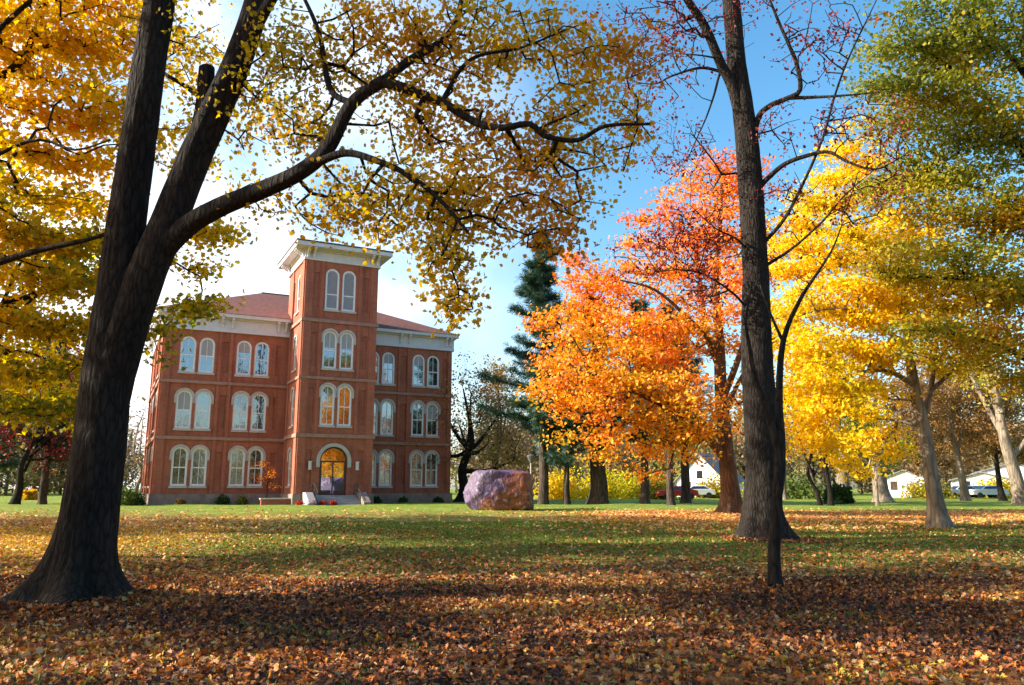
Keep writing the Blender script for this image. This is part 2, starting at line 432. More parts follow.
def tree(name, label, cat, base, stems, blobs, bark, leafmat, g, group=None, tpl='diamond', leaf_size=0.18, per=20, sigma=0.35, flat=0.6,
         tint=None, twig=0.012, attach_z=1.5, sides=14, flare=0.5, ridges=0.0, seg=0.55, up=0.5, parts=True, curve=0.14, maxr=0.12, flare_h=0.45, lobes=5, step=0.3, leaf_keep=1.0, axis_out=False, pathw=0.22, bumps=(), layer=0.0):
    """stems: [(points, r0, r1)], the first is the trunk; blobs: [(centre, radii, clusters)]"""
    base = np.asarray(base, float)
    root = thing(name, label, cat, base, 0, group)
    pos, par, fixed = [], [], []
    path = []
    stem_out = []
    for si, (pts, r0, r1) in enumerate(stems):
        q = catmull(pts, step)
        t = np.linspace(0, 1, len(q))
        rr = r0 + (r1 - r0) * t ** 0.85
        stem_out.append((q, rr))
        first = -1
        if si and pos:
            first = int(np.argmin(np.linalg.norm(np.array(pos) - q[0], axis=1)))
        for i in range(len(q)):
            par.append(first if i == 0 else len(pos) - 1)
            path.append((path[first] if first >= 0 else 0) if i == 0 else path[-1] + 0.25 * np.linalg.norm(q[i] - q[i - 1]))
            pos.append(q[i]); fixed.append(rr[i])
    ns = len(pos)
    A = blob_points(blobs, g)
    if name == 'shade_maple' or base[0] < -12: A = A[shaded(A, 0.42 if name == 'shade_maple' else 0.2)]
    if layer:                                       # foliage lies in tiers that tilt and wander
        az = np.arctan2(A[:, 1] - base[1], A[:, 0] - base[0]); rd = np.hypot(A[:, 0] - base[0], A[:, 1] - base[1])
        ph = 0.9 * np.sin(az * 2.3 + 1) + 0.7 * np.sin(A[:, 0] * 0.7 + A[:, 1] * 0.5) - 0.12 * rd
        zz = A[:, 2] / layer + ph
        A[:, 2] += (np.round(zz) - zz) * layer * 0.72
    M = 60000
    Pn = np.zeros((M, 3)); Pn[:ns] = pos
    pw = np.zeros(M); pw[:ns] = path
    ban = np.zeros(M); ban[:ns] = np.where(np.array(pos)[:, 2] < base[2] + attach_z, 50.0, 0.0)
    d0 = np.min(np.linalg.norm(A[:, None, :] - Pn[None, :ns:2], axis=2), axis=1)
    A = A[np.argsort(d0)]
    n = ns
    tips = []
    for p in A:
        dv = np.linalg.norm(Pn[:n] - p, axis=1)
        j = int(np.argmin(dv + pathw * pw[:n] + ban[:n] + 0.5 * np.maximum(0, Pn[:n, 2] - p[2])))
        d = dv[j]
        k = max(1, int(round(d / seg)))
        a = Pn[j]
        off = g.normal(size=3) * d * curve * 0.6; off[2] += d * curve
        prev = j
        for q in range(1, k + 1):
            t = q / k
            x = a + (p - a) * t + off * (4 * t * (1 - t)) * 0.8
            if q < k: x = x + g.normal(size=3) * 0.04
            Pn[n] = x; par.append(prev); pw[n] = pw[prev] + np.linalg.norm(x - Pn[prev]); fixed.append(0)
            prev = n; n += 1
        tips.append(prev)
    tips = np.array(tips)
    par = np.array(par)
    w = np.zeros(n); w[tips] += 1
    for i in range(n - 1, ns - 1, -1):
        w[par[i]] += w[i]
    rad = np.array(fixed, float)
    for i in range(ns, n):
        r = min(twig * max(w[i], 1) ** 0.46, maxr)
        rad[i] = min(r, rad[par[i]] * 0.92) if rad[par[i]] > 0 else r
    Pn = Pn[:n]
    # wood
    for si, (q, rr) in enumerate(stem_out):
        sd = sides if si == 0 else max(7, int(sides * 0.7))
        V, F, caps = tube_arrays(q - base, rr, sd, g, 0.035, flare if si == 0 else 0.0, ridges, flare_h, lobes, bumps if si == 0 else ())
        if si == 0: body = (V, F, caps)
        else: obj('limb', mesh_np('wood', V, [F, caps], True), bark, root)
    ch = np.arange(ns, n)
    ra = np.minimum(rad[par[ch]], rad[ch] * 1.35)
    thick = rad[ch] > 0.035
    Vs, Fs, o = [body[0]], [body[1]], len(body[0])
    for sel, sd in ((thick, 6), (~thick, 3)):
        if sel.any():
            V, F = prisms(Pn[par[ch[sel]]] - base, Pn[ch[sel]] - base, ra[sel], rad[ch[sel]], sd)
            Vs.append(V); Fs.append(F + o); o += len(V)
    obj('trunk', mesh_np('trunk', np.concatenate(Vs), Fs + [body[2]], True), bark, root)
    # leaves
    if per > 0 and leafmat is not None:
        tp = Pn[tips]; bk = Pn[par[tips]]
        if leaf_keep < 1: 
            s = g.uniform(size=len(tp)) < leaf_keep; tp, bk = tp[s], bk[s]
        m = len(tp)
        cnt = np.maximum(1, (per * g.uniform(0.4, 1.6, m)).astype(int))
        ii = np.repeat(np.arange(m), cnt)
        t = g.uniform(-0.1, 0.75, len(ii))[:, None]
        jit = g.normal(size=(len(ii), 3)) * sigma * np.array([1, 1, flat])
        c = tp[ii] + (bk[ii] - tp[ii]) * t + jit
        size = leaf_size * g.uniform(0.6, 1.25, len(ii))
        tn = (tint(tp) if tint else np.full(m, 0.5)) + g.normal(size=m) * 0.10
        tn = tn[ii] + g.normal(size=len(ii)) * 0.11
        ax = None
        if axis_out:
            ax = tp[ii] - bk[ii]; ax = ax / (np.linalg.norm(ax, axis=1, keepdims=True) + 1e-9) + jit
        c[:, 2] = np.maximum(c[:, 2], base[2] + 0.05)
        leaves_obj('crown', tpl, c, size, tn, leafmat, root, g, up, ax, base)
    return root

def fillet_base(x, y): return np.array([x, y, float(hgt(x, y)) - 0.02])

def auto_tree(name, label, x, y, H, rad, crown0, bark, leafmat, seed, group=None, trunk_r=0.3, lean=(0, 0), nclus=260, nblob=8, shape='round', cat='tree', limbs=4, **kw):
    """a broad-leaved tree grown from a trunk, a few limbs and a handful of uneven crown masses"""
    g = np.random.default_rng(seed)
    b = fillet_base(x, y)
    top = b + np.array([lean[0] * H, lean[1] * H, H * 0.86])
    pts = [b - [0, 0, 0.15]]
    for t in (0.12, 0.3, 0.5, 0.72, 1.0):
        pts.append(b + (top - b) * t + g.normal(size=3) * np.array([1, 1, 0.2]) * rad * 0.05 * (1 if t > 0.2 else 0.2))
    stems = [(pts, trunk_r, trunk_r * 0.12)]
    blobs = []
    for i in range(nblob):
        a = 2 * PI * (i / nblob) + g.uniform(-.5, .5)
        zz = crown0 + (H - crown0) * (0.12 + 0.8 * ((i * 0.618) % 1))
        fr = math.sqrt(max(0.05, 1 - ((zz - (crown0 + (H - crown0) * 0.42)) / ((H - crown0) * 0.62)) ** 2)) if shape == 'round' else 1 - 0.8 * (zz - crown0) / (H - crown0)
        rr = rad * fr * g.uniform(0.4, 0.75)
        c = b + np.array([math.cos(a) * rr + lean[0] * zz, math.sin(a) * rr + lean[1] * zz, zz])
        br = rad * g.uniform(0.38, 0.6) * (0.55 + 0.45 * fr)
        blobs.append((c, (br, br, br * g.uniform(0.55, 0.8)), max(5, int(nclus / nblob))))
        if i < limbs:
            f0 = g.uniform(0.22, 0.5)
            p0 = b + (top - b) * f0
            stems.append(([p0, p0 * 0.55 + c * 0.45 + [0, 0, -0.03 * H], c], trunk_r * 0.45, trunk_r * 0.12))
    return tree(name, label, cat, b, stems, blobs, bark, leafmat, g, group, attach_z=crown0 * 0.75, **kw)

def pine(name, label, x, y, H, rad, crown0, seed, trunk_r=0.3, group=None, whorl=0.62, per=24, size=0.6, lean=(0, 0), thin=0.0):
    """a trunk with whorls of drooping boughs that carry needle sprays"""
    g = np.random.default_rng(seed)
    b = fillet_base(x, y)
    root = thing(name, label, 'tree', b, 0, group)
    ln = np.array([lean[0], lean[1], 0])
    tp = [np.array([0, 0, -0.15])] + [np.array([0, 0, H * t]) + ln * H * t + np.array([*g.normal(size=2) * 0.05, 0]) for t in (0.1, 0.3, 0.6, 1.0)]
    q = catmull(tp, 0.5); rr = trunk_r * (1 - 0.93 * np.linspace(0, 1, len(q)))
    V, F, caps = tube_arrays(q, rr, 10, g, 0.03, 0.4)
    body = (V, F, caps)
    A, B, ra, rb, C, AX = [], [], [], [], [], []
    z = crown0
    while z < H * 0.99:
        f = (z - crown0) / (H - crown0)
        prof = (1 - f) ** 0.75 * (0.75 + 0.25 * math.sin(z * 2.3)) * (0.6 + 0.4 * min(1, f * 5))
        for k in range(g.integers(4, 7)):
            if g.uniform() < thin: continue
            a = g.uniform(0, 2 * PI); L = max(0.35, rad * prof * g.uniform(0.55, 1.15))
            d = np.array([math.cos(a), math.sin(a), 0])
            p0 = np.array([0, 0, z]) + ln * z; n = max(2, int(L / 0.7)); prev = p0
            for s in range(1, n + 1):
                t = s / n
                p = p0 + d * L * t + np.array([0, 0, L * (0.10 * t + 0.16 * t * t) - 0.02 * L + (0.25 * f) * L * t]) + g.normal(size=3) * 0.05
                A.append(prev); B.append(p); ra.append(0.012 + 0.016 * L * (1 - t + 0.2)); rb.append(0.012 + 0.016 * L * (1 - t))
                if t > 0.18:
                    m = int(per * (0.6 + 0.6 * t))
                    cc = prev + (p - prev) * g.uniform(size=(m, 1)) + g.normal(size=(m, 3)) * np.array([.22, .22, .07]) * (0.5 + 0.5 * L / rad)
                    C.append(cc); AX.append(np.tile(d + np.array([0, 0, 0.25]), (m, 1)) + g.normal(size=(m, 3)) * 0.55)
                prev = p
        z += whorl * g.uniform(0.7, 1.3)
    V, F = prisms(np.array(A), np.array(B), np.array(ra), np.array(rb), 4)
    obj('trunk', mesh_np('trunk', np.concatenate([body[0], V]), [body[1], F + len(body[0]), body[2]], True), BARK_PINE, root)
    C = np.concatenate(C); AX = np.concatenate(AX)
    sz = size * g.uniform(0.6, 1.2, len(C))
    leaves_obj('crown', 'spray', C, sz, 0.5 + 0.22 * g.normal(size=len(C)), NEEDLE, root, g, 0.6, AX)
    return root

# ------------------------------------------------------------------ the ground
def make_ground():
    m, nt, b = new_mat('lawn')
    L = nt.links.new
    ge = N(nt, 'ShaderNodeNewGeometry')
    sp = N(nt, 'ShaderNodeSeparateXYZ'); L(ge.outputs['Position'], sp.inputs[0])
    def mr(src, a, c, lo=0.0, hi=1.0):
        n = N(nt, 'ShaderNodeMapRange', interpolation_type='SMOOTHSTEP', i_1=a, i_2=c, i_3=lo, i_4=hi); L(src, n.inputs[0]); return n.outputs[0]
    def mt(op, x, y=None):
        n = N(nt, 'ShaderNodeMath', operation=op)
        for i, q in enumerate((x, y)):
            if q is None: continue
            if isinstance(q, (int, float)): n.inputs[i].default_value = q
            else: L(q, n.inputs[i])
        return n.outputs[0]
    X, Y = sp.outputs[0], sp.outputs[1]
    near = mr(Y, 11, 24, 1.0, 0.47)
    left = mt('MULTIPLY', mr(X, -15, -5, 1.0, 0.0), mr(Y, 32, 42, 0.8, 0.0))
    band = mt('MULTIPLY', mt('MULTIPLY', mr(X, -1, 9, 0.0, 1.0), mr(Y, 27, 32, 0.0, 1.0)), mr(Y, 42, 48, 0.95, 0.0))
    cut = mr(Y, 40, 50, 1.0, 0.0)
    amt = mt('MAXIMUM', mt('MAXIMUM', mt('MULTIPLY', near, cut), left), band)
    n1 = N(nt, 'ShaderNodeTexNoise', i_Scale=0.55, i_Detail=6.0, i_Roughness=0.7); L(ge.outputs['Position'], n1.inputs['Vector'])
    n2 = N(nt, 'ShaderNodeTexVoronoi', feature='F1', i_Scale=7.0); L(ge.outputs['Position'], n2.inputs['Vector'])
    sc = N(nt, 'ShaderNodeSeparateColor'); L(n2.outputs['Color'], sc.inputs[0])
    thr = mt('ADD', mt('MULTIPLY', n1.outputs['Fac'], 0.55), mt('MULTIPLY', sc.outputs[0], 0.45))
    mask = mr(mt('SUBTRACT', amt, thr), -0.12, 0.10)
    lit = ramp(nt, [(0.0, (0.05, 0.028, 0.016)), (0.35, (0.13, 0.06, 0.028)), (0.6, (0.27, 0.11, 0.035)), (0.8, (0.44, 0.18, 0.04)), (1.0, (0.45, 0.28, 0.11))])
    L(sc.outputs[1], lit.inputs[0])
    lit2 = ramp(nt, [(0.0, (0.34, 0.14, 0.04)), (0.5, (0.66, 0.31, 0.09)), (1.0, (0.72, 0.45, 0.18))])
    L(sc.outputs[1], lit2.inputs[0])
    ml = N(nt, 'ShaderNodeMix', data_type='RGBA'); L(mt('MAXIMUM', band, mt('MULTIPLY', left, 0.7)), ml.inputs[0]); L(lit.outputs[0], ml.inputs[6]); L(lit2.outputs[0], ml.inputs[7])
    g1 = N(nt, 'ShaderNodeTexNoise', i_Scale=1.4, i_Detail=9.0, i_Roughness=0.75); L(ge.outputs['Position'], g1.inputs['Vector'])
    gr = ramp(nt, [(0.3, (0.07, 0.11, 0.016)), (0.5, (0.20, 0.27, 0.035)), (0.68, (0.34, 0.36, 0.07))])
    L(g1.outputs['Fac'], gr.inputs[0])
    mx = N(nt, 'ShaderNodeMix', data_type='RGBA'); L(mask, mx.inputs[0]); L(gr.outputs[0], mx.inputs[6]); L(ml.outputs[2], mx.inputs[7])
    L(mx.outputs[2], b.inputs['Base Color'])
    b.inputs['Roughness'].default_value = 0.9; b.inputs['Specular IOR Level'].default_value = 0.15
    n3 = N(nt, 'ShaderNodeTexNoise', i_Scale=22.0, i_Detail=6.0); L(ge.outputs['Position'], n3.inputs['Vector'])
    bp = N(nt, 'ShaderNodeBump', i_Strength=0.9, i_Distance=0.08)
    L(mt('ADD', n3.outputs['Fac'], sc.outputs[2]), bp.inputs['Height']); L(bp.outputs[0], b.inputs['Normal'])
    xs = np.unique(np.concatenate([np.linspace(-60, 60, 161), np.linspace(-900, 900, 37)]))
    ys = np.unique(np.concatenate([np.linspace(-20, 100, 161), np.linspace(-300, 1200, 31)]))
    gx, gy = np.meshgrid(xs, ys)
    V = np.stack([gx, gy, hgt(gx, gy)], -1).reshape(-1, 3)
    idx = np.arange(len(V)).reshape(gx.shape)
    F = np.stack([idx[:-1, :-1], idx[:-1, 1:], idx[1:, 1:], idx[1:, :-1]], -1).reshape(-1, 4)
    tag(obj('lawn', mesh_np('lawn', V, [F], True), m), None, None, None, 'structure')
make_ground()

def fallen_leaves():
    g = np.random.default_rng(11)
    VV, FF, TT, off = [], {}, [], 0
    def put(tpl, x, y, size, tint, up, lift):
        nonlocal off
        c = np.stack([x, y, hgt(x, y) + lift], -1)
        V, F, k = leaves_arrays(tpl, c, size, g, up)
        z0 = hgt(V[:, 0], V[:, 1]) + 0.004
        V[:, 2] = np.maximum(V[:, 2], z0)
        VV.append(V); TT.append(np.repeat(tint, k))
        for f in F: FF.setdefault(f.shape[1], []).append(f + off)
        off += len(V)
    def spots(n, y0, y1, dens=None):
        y = np.sqrt(g.uniform(y0 * y0, y1 * y1, n)); x = g.uniform(-1, 1, n) * (0.70 * y + 3.0)
        return x, y
    def patch(x, y, s):                             # uneven drifts
        return 0.5 + 0.5 * np.sin(x * s + 1.3 * np.sin(y * s * 0.8)) * np.sin(y * s * 1.3 + 0.9 * np.sin(x * s * 0.7 + 2))
    x, y = spots(150000, 4.2, 14.5)
    keep = g.uniform(size=len(x)) < (0.5 + 0.5 * patch(x, y, 1.1)) * (1 - 0.35 * sstep(11, 14.5, y))
    x, y = x[keep], y[keep]
    tone = 0.16 * np.sin(x * 0.9 + 1.1 * np.sin(y * 0.7)) + 0.12 * np.sin(y * 1.9 + x * 0.4)
    tint = np.clip(g.beta(1.2, 2.0, len(x)) + tone, 0, 1)
    up = g.choice([0.35, 0.9, 1.4], len(x))
    for tp, uu in (('maple', 1.1), ('maple', 0.35), ('oval', 0.3), ('curl', 0.5)):
        k = g.uniform(size=len(x)) < {1.1: 0.35, 0.35: 0.25, 0.3: 0.2, 0.5: 0.25}[uu]
        put(tp, x[k], y[k], g.uniform(0.034, 0.070, k.sum()) * g.choice([0.7, 1.0, 1.25], k.sum()), tint[k], uu, g.uniform(0.006, 0.045, k.sum()))
    x, y = spots(64000, 14, 30)
    left = sstep(-5, -13, x)
    keep = g.uniform(size=len(x)) < np.maximum((1 - 0.66 * sstep(13, 24, y)) * (0.35 + 0.65 * patch(x, y, 0.7)), left * 0.9)
    x, y = x[keep], y[keep]; left = left[keep]
    put('oval', x, y, g.uniform(0.07, 0.13, len(x)), np.clip(g.beta(1.7, 1.7, len(x)) + left * 0.5, 0, 1), 0.9, g.uniform(0.008, 0.03, len(x)))
    x, y = spots(60000, 28, 54)
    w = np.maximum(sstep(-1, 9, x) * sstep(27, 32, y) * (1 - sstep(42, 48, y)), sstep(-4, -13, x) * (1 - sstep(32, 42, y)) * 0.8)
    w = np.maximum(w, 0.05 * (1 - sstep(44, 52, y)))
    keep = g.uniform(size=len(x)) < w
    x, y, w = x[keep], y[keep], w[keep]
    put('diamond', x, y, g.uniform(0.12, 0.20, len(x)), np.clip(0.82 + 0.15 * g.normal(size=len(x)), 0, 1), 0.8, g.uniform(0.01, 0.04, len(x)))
    for bx, by, rr, n in ((-6.35, 11.6, 0.75, 1500), (7.9, 24.3, 1.0, 900), (4.45, 13.2, 0.22, 260)):   # leaves banked against the trunks
        a = g.uniform(0, 2 * PI, n); q = rr + np.abs(g.normal(size=n)) * 0.45
        x, y = bx + np.cos(a) * q, by + np.sin(a) * q
        put('curl', x, y, g.uniform(0.05, 0.11, n), np.clip(g.beta(1.4, 1.7, n), 0, 1), 0.4, g.uniform(0.01, 0.09, n))
    me = mesh_np('fallen_leaves', np.concatenate(VV), [np.concatenate(q) for q in FF.values()], attr={'tint': np.concatenate(TT)})
    tag(obj('fallen_leaves', me, LITTER), 'brown and orange fallen leaves covering the lawn', 'fallen leaves', None, 'stuff')
    # grass blades
    n = 170000
    y = np.concatenate([np.sqrt(g.uniform(25, 196, 30000)), np.sqrt(g.uniform(14 ** 2, 34 ** 2, n - 30000))])
    x = g.uniform(-1, 1, n) * (0.68 * y + 2)
    pr = np.where(y < 14, 0.16 + 0.84 * (patch(x, y, 0.9) > 0.90), (0.3 + 0.7 * sstep(12, 20, y)) * (0.45 + 0.55 * patch(x, y, 0.5)) * (1 - 0.7 * sstep(-5, -12, x)))
    k = g.uniform(size=n) < pr
    x, y = x[k], y[k]; n = len(x)
    h = g.uniform(0.03, 0.075, n) ; a = g.uniform(0, 2 * PI, n); wd = g.uniform(0.004, 0.008, n) * (1 + y / 10)
    z = hgt(x, y)
    bx, by = np.cos(a) * wd, np.sin(a) * wd
    tx, ty = g.normal(size=n) * 0.03, g.normal(size=n) * 0.03
    V = np.stack([np.stack([x - bx, y - by, z], -1), np.stack([x + bx, y + by, z], -1), np.stack([x + tx, y + ty, z + h], -1)], 1).reshape(-1, 3)
    F = np.arange(3 * n).reshape(n, 3)
    me = mesh_np('grass', V, [F], attr={'tint': np.repeat(np.clip(g.normal(0.55, 0.22, n), 0, 1), 3)})
    tag(obj('grass', me, GRASS), 'short green grass showing between the fallen leaves', 'grass', None, 'stuff')
fallen_leaves()

# ------------------------------------------------------------------ the brick hall
def mat_brick():
    m, nt, b = new_mat('red_brick')
    L = nt.links.new
    tc = N(nt, 'ShaderNodeTexCoord')
    sp = N(nt, 'ShaderNodeSeparateXYZ'); L(tc.outputs['Object'], sp.inputs[0])
    sn = N(nt, 'ShaderNodeSeparateXYZ'); L(tc.outputs['Normal'], sn.inputs[0])
    ax = N(nt, 'ShaderNodeMath', operation='ABSOLUTE'); L(sn.outputs[0], ax.inputs[0])
    gt = N(nt, 'ShaderNodeMath', operation='GREATER_THAN', i_1=0.7); L(ax.outputs[0], gt.inputs[0])
    mu = N(nt, 'ShaderNodeMix', data_type='FLOAT'); L(gt.outputs[0], mu.inputs[0]); L(sp.outputs[0], mu.inputs[2]); L(sp.outputs[1], mu.inputs[3])
    cb = N(nt, 'ShaderNodeCombineXYZ'); L(mu.outputs[0], cb.inputs[0]); L(sp.outputs[2], cb.inputs[1])
    br = N(nt, 'ShaderNodeTexBrick', i_Scale=1.0)
    br.inputs['Color1'].default_value = (0.41, 0.12, 0.066, 1)
    br.inputs['Color2'].default_value = (0.31, 0.082, 0.048, 1)
    br.inputs['Mortar'].default_value = (0.36, 0.19, 0.14, 1)
    br.inputs['Mortar Size'].default_value = 0.008
    br.inputs['Brick Width'].default_value = 0.22; br.inputs['Row Height'].default_value = 0.075
    L(cb.outputs[0], br.inputs['Vector'])
    no = N(nt, 'ShaderNodeTexNoise', i_Scale=0.8, i_Detail=8.0, i_Roughness=0.7); L(tc.outputs['Object'], no.inputs['Vector'])
    rp = ramp(nt, [(0.3, (0.76, 0.74, 0.74)), (0.5, (1, 1, 1)), (0.7, (1.14, 1.1, 1.08))])
    L(no.outputs['Fac'], rp.inputs[0])
    mx = N(nt, 'ShaderNodeMix', data_type='RGBA', blend_type='MULTIPLY', i_0=1.0); L(br.outputs[0], mx.inputs[6]); L(rp.outputs[0], mx.inputs[7])
    mp = N(nt, 'ShaderNodeMapping'); mp.inputs['Scale'].default_value = (1.6, 1.6, 0.12); L(tc.outputs['Object'], mp.inputs[0])
    st = N(nt, 'ShaderNodeTexNoise', i_Scale=1.6, i_Detail=6.0, i_Roughness=0.65); L(mp.outputs[0], st.inputs['Vector'])
    rs = ramp(nt, [(0.36, (0.80, 0.77, 0.77)), (0.50, (1, 1, 1)), (0.66, (1.0, 1.0, 1.0)), (0.74, (1.12, 1.10, 1.1))]); L(st.outputs['Fac'], rs.inputs[0])
    m3 = N(nt, 'ShaderNodeMix', data_type='RGBA', blend_type='MULTIPLY', i_0=1.0); L(mx.outputs[2], m3.inputs[6]); L(rs.outputs[0], m3.inputs[7])
    L(m3.outputs[2], b.inputs['Base Color'])
    b.inputs['Roughness'].default_value = 0.88; b.inputs['Specular IOR Level'].default_value = 0.2
    return m
BRICK = mat_brick()
STONE = mat_plain('band_stone', (0.34, 0.19, 0.15), 0.85, 0.15, 2.0)
BASEST = mat_plain('base_stone', (0.26, 0.20, 0.17), 0.9, 0.2, 1.5, 0.4)
PALESTONE = mat_plain('pale_stone', (0.46, 0.43, 0.40), 0.8, 0.10, 2.0)
STEPST = mat_plain('step_stone', (0.30, 0.29, 0.30), 0.85, 0.12, 2.0)
HOODST = mat_plain('hood_stone', (0.48, 0.42, 0.41), 0.8, 0.10, 2.0)
WHITE = mat_plain('white_paint', (0.60, 0.60, 0.64), 0.6, 0.05, 2.5)
FRAME = mat_plain('window_paint', (0.78, 0.78, 0.81), 0.6, 0.06, 4.0)
SHINGLE = mat_plain('roof_shingle', (0.17, 0.062, 0.048), 0.9, 0.22, 2.5, 0.3)
DARKROOF = mat_plain('roof_metal', (0.07, 0.055, 0.05), 0.6, 0.1, 2.0)
BLACK = mat_plain('black_metal', (0.02, 0.02, 0.02), 0.45, 0.1, 4.0)
WOODDOOR = mat_plain('door_wood', (0.07, 0.04, 0.03), 0.5, 0.15, 5.0)
LOUVER = mat_plain('louver_paint', (0.45, 0.45, 0.48), 0.7, 0.06, 4.0)
BLIND = mat_plain('roller_blind', (0.36, 0.36, 0.38), 0.8, 0.04, 4.0)
def mat_glass(name, mixf, dark=(0.02, 0.022, 0.025)):
    m, nt, b = new_mat(name)
    L = nt.links.new
    b.inputs['Base Color'].default_value = (*dark, 1); b.inputs['Roughness'].default_value = 0.15
    gl = N(nt, 'ShaderNodeBsdfGlossy', i_Roughness=0.02); gl.inputs['Color'].default_value = (0.78, 0.88, 1, 1)
    tc = N(nt, 'ShaderNodeTexCoord')
    no = N(nt, 'ShaderNodeTexNoise', i_Scale=1.7, i_Detail=2.0); L(tc.outputs['Object'], no.inputs['Vector'])
    bp = N(nt, 'ShaderNodeBump', i_Strength=0.10, i_Distance=0.05); L(no.outputs['Fac'], bp.inputs['Height']); L(bp.outputs[0], gl.inputs['Normal'])
    mx = N(nt, 'ShaderNodeMixShader', i_0=mixf)
    L(b.outputs[0], mx.inputs[1]); L(gl.outputs[0], mx.inputs[2]); L(mx.outputs[0], nt.nodes['Material Output'].inputs['Surface'])
    return m
GLASS = mat_glass('window_glass', 0.30)
DOORGLASS = mat_glass('door_glass', 0.85)

def arch(cx, z0, z1, w, grow=0.0, n=12, z0g=None):
    h = w / 2 + grow; sz = z1 - w / 2
    pts = [(cx - h, z0 - (grow if z0g is None else z0g)), (cx + h, z0 - (grow if z0g is None else z0g))]
    pts += [(cx + h * math.cos(PI * k / n), sz + h * math.sin(PI * k / n)) for k in range(n + 1)]
    return pts
def rect(x0, x1, z0, z1): return [(x0, z0), (x1, z0), (x1, z1), (x0, z1)]

def ring(mb, F, outer, inner, d0, d1):
    """a frame between two outlines with the same number of points, from depth d0 (back) to d1 (front)"""
    n = len(outer)
    vs = [F(s, d, z) for d in (d1, d0) for o in (outer, inner) for s, z in o]
    fs = []
    for i in range(n):
        j = (i + 1) % n
        fs += [(i, j, n + j, n + i), (2 * n + i, 3 * n + i, 3 * n + j, 2 * n + j), (i, 2 * n + i, 2 * n + j, j), (n + i, n + j, 3 * n + j, 3 * n + i)]
    mb.add(vs, fs)
def plate(mb, F, outline, d): mb.add([F(s, d, z) for s, z in outline], [tuple(range(len(outline)))])
def wall(mb, F, outline, holes, recess=()):
    """a wall face with openings: holes get a reveal 0.22 deep, recesses a back face 0.10 in"""
    loops = [outline] + [h[::-1] for h in holes] + [r[::-1] for r in recess]
    flat = [p for l in loops for p in l]
    tris = tessellate_polygon([[Vector((s, z, 0)) for s, z in l] for l in loops])
    mb.add([F(s, 0, z) for s, z in flat], [tuple(t) for t in tris])
    for lst, dp, back in ((holes, 0.22, False), (recess, 0.11, True)):
        for h in lst:
            n = len(h)
            mb.add([F(s, 0, z) for s, z in h] + [F(s, -dp, z) for s, z in h], [(i, (i + 1) % n, n + (i + 1) % n, n + i) for i in range(n)])
            if back: plate(mb, F, h, -dp)

def window(F, parent, cx, z0, z1, w, hood=True, style='sash', blind=0.0, sill=True):
    o = arch(cx, z0, z1, w); t = 0.15
    inn = arch(cx, z0 + t, z1 - t, w - 2 * t, 0)
    mb = MB(); ring(mb, F, o, inn, -0.17, -0.05)
    wi = w / 2 - t
    if style == 'sash':
        zm = z0 + (z1 - z0) * 0.47
        mb.fbox(F, cx - wi, cx + wi, -0.155, -0.075, zm - 0.045, zm + 0.045)
        mb.fbox(F, cx - 0.02, cx + 0.02, -0.150, -0.085, z0 + t, zm - 0.045)
        mb.fbox(F, cx - 0.02, cx + 0.02, -0.150, -0.085, zm + 0.045, z1 - t)
    else:
        mb.fbox(F, cx - wi, cx + wi, -0.155, -0.075, z0 + (z1 - z0) * 0.36, z0 + (z1 - z0) * 0.36 + 0.08)
    fr = mb.build('window', FRAME, parent)
    pb = MB()
    if style == 'sash':
        plate(pb, F, inn, -0.13); pb.build('pane', GLASS, fr)
        if blind > 0:
            zb = z1 - (z1 - z0) * blind
            top = [q for q in inn if q[1] > zb]
            bb = MB(); plate(bb, F, [(cx - wi, zb), (cx + wi, zb)] + top, -0.121); bb.build('blind', BLIND, fr)
    else:
        plate(pb, F, inn, -0.15)
        z = z0 + t + 0.05
        while z < z1 - t - 0.1:
            hw = wi if z < z1 - w / 2 else math.sqrt(max(0.0, wi * wi - (z - (z1 - w / 2)) ** 2))
            if hw > 0.08:
                pb.add([F(cx - hw, -0.085, z), F(cx + hw, -0.085, z), F(cx + hw, -0.14, z + 0.07), F(cx - hw, -0.14, z + 0.07)], [(0, 1, 2, 3)])
            z += 0.085
        pb.build('louver', LOUVER, fr)
    if hood:
        hb = MB(); n = 12; sz = z1 - w / 2
        out = [(cx - w / 2 - 0.17, sz - 0.45), (cx - w / 2, sz - 0.45)]
        a1 = [((w / 2 + 0.17) * math.cos(PI * k / n) + cx, sz + (w / 2 + 0.17) * math.sin(PI * k / n)) for k in range(n + 1)]
        a0 = [((w / 2) * math.cos(PI * k / n) + cx, sz + (w / 2) * math.sin(PI * k / n)) for k in range(n + 1)]
        A = [(cx + w / 2 + 0.17, sz - 0.45)] + a1 + [(cx - w / 2 - 0.17, sz - 0.45)]
        B = [(cx + w / 2, sz - 0.45)] + a0 + [(cx - w / 2, sz - 0.45)]
        m = len(A)
        hb.add([F(s, 0.07, z) for s, z in A] + [F(s, 0.07, z) for s, z in B] + [F(s, 0.0, z) for s, z in A] + [F(s, -0.04, z) for s, z in B],
               [(i, i + 1, m + i + 1, m + i) for i in range(m - 1)] + [(i, 2 * m + i, 2 * m + i + 1, i + 1) for i in range(m - 1)] + [(m + i, m + i + 1, 3 * m + i + 1, 3 * m + i) for i in range(m - 1)])
        hb.build('hood_mold', HOODST, fr)
    if sill:
        MB().fbox(F, cx - w / 2 - 0.08, cx + w / 2 + 0.08, -0.16, 0.12, z0 - 0.16, z0 - 0.003).build('sill', PALESTONE, fr)
    return fr

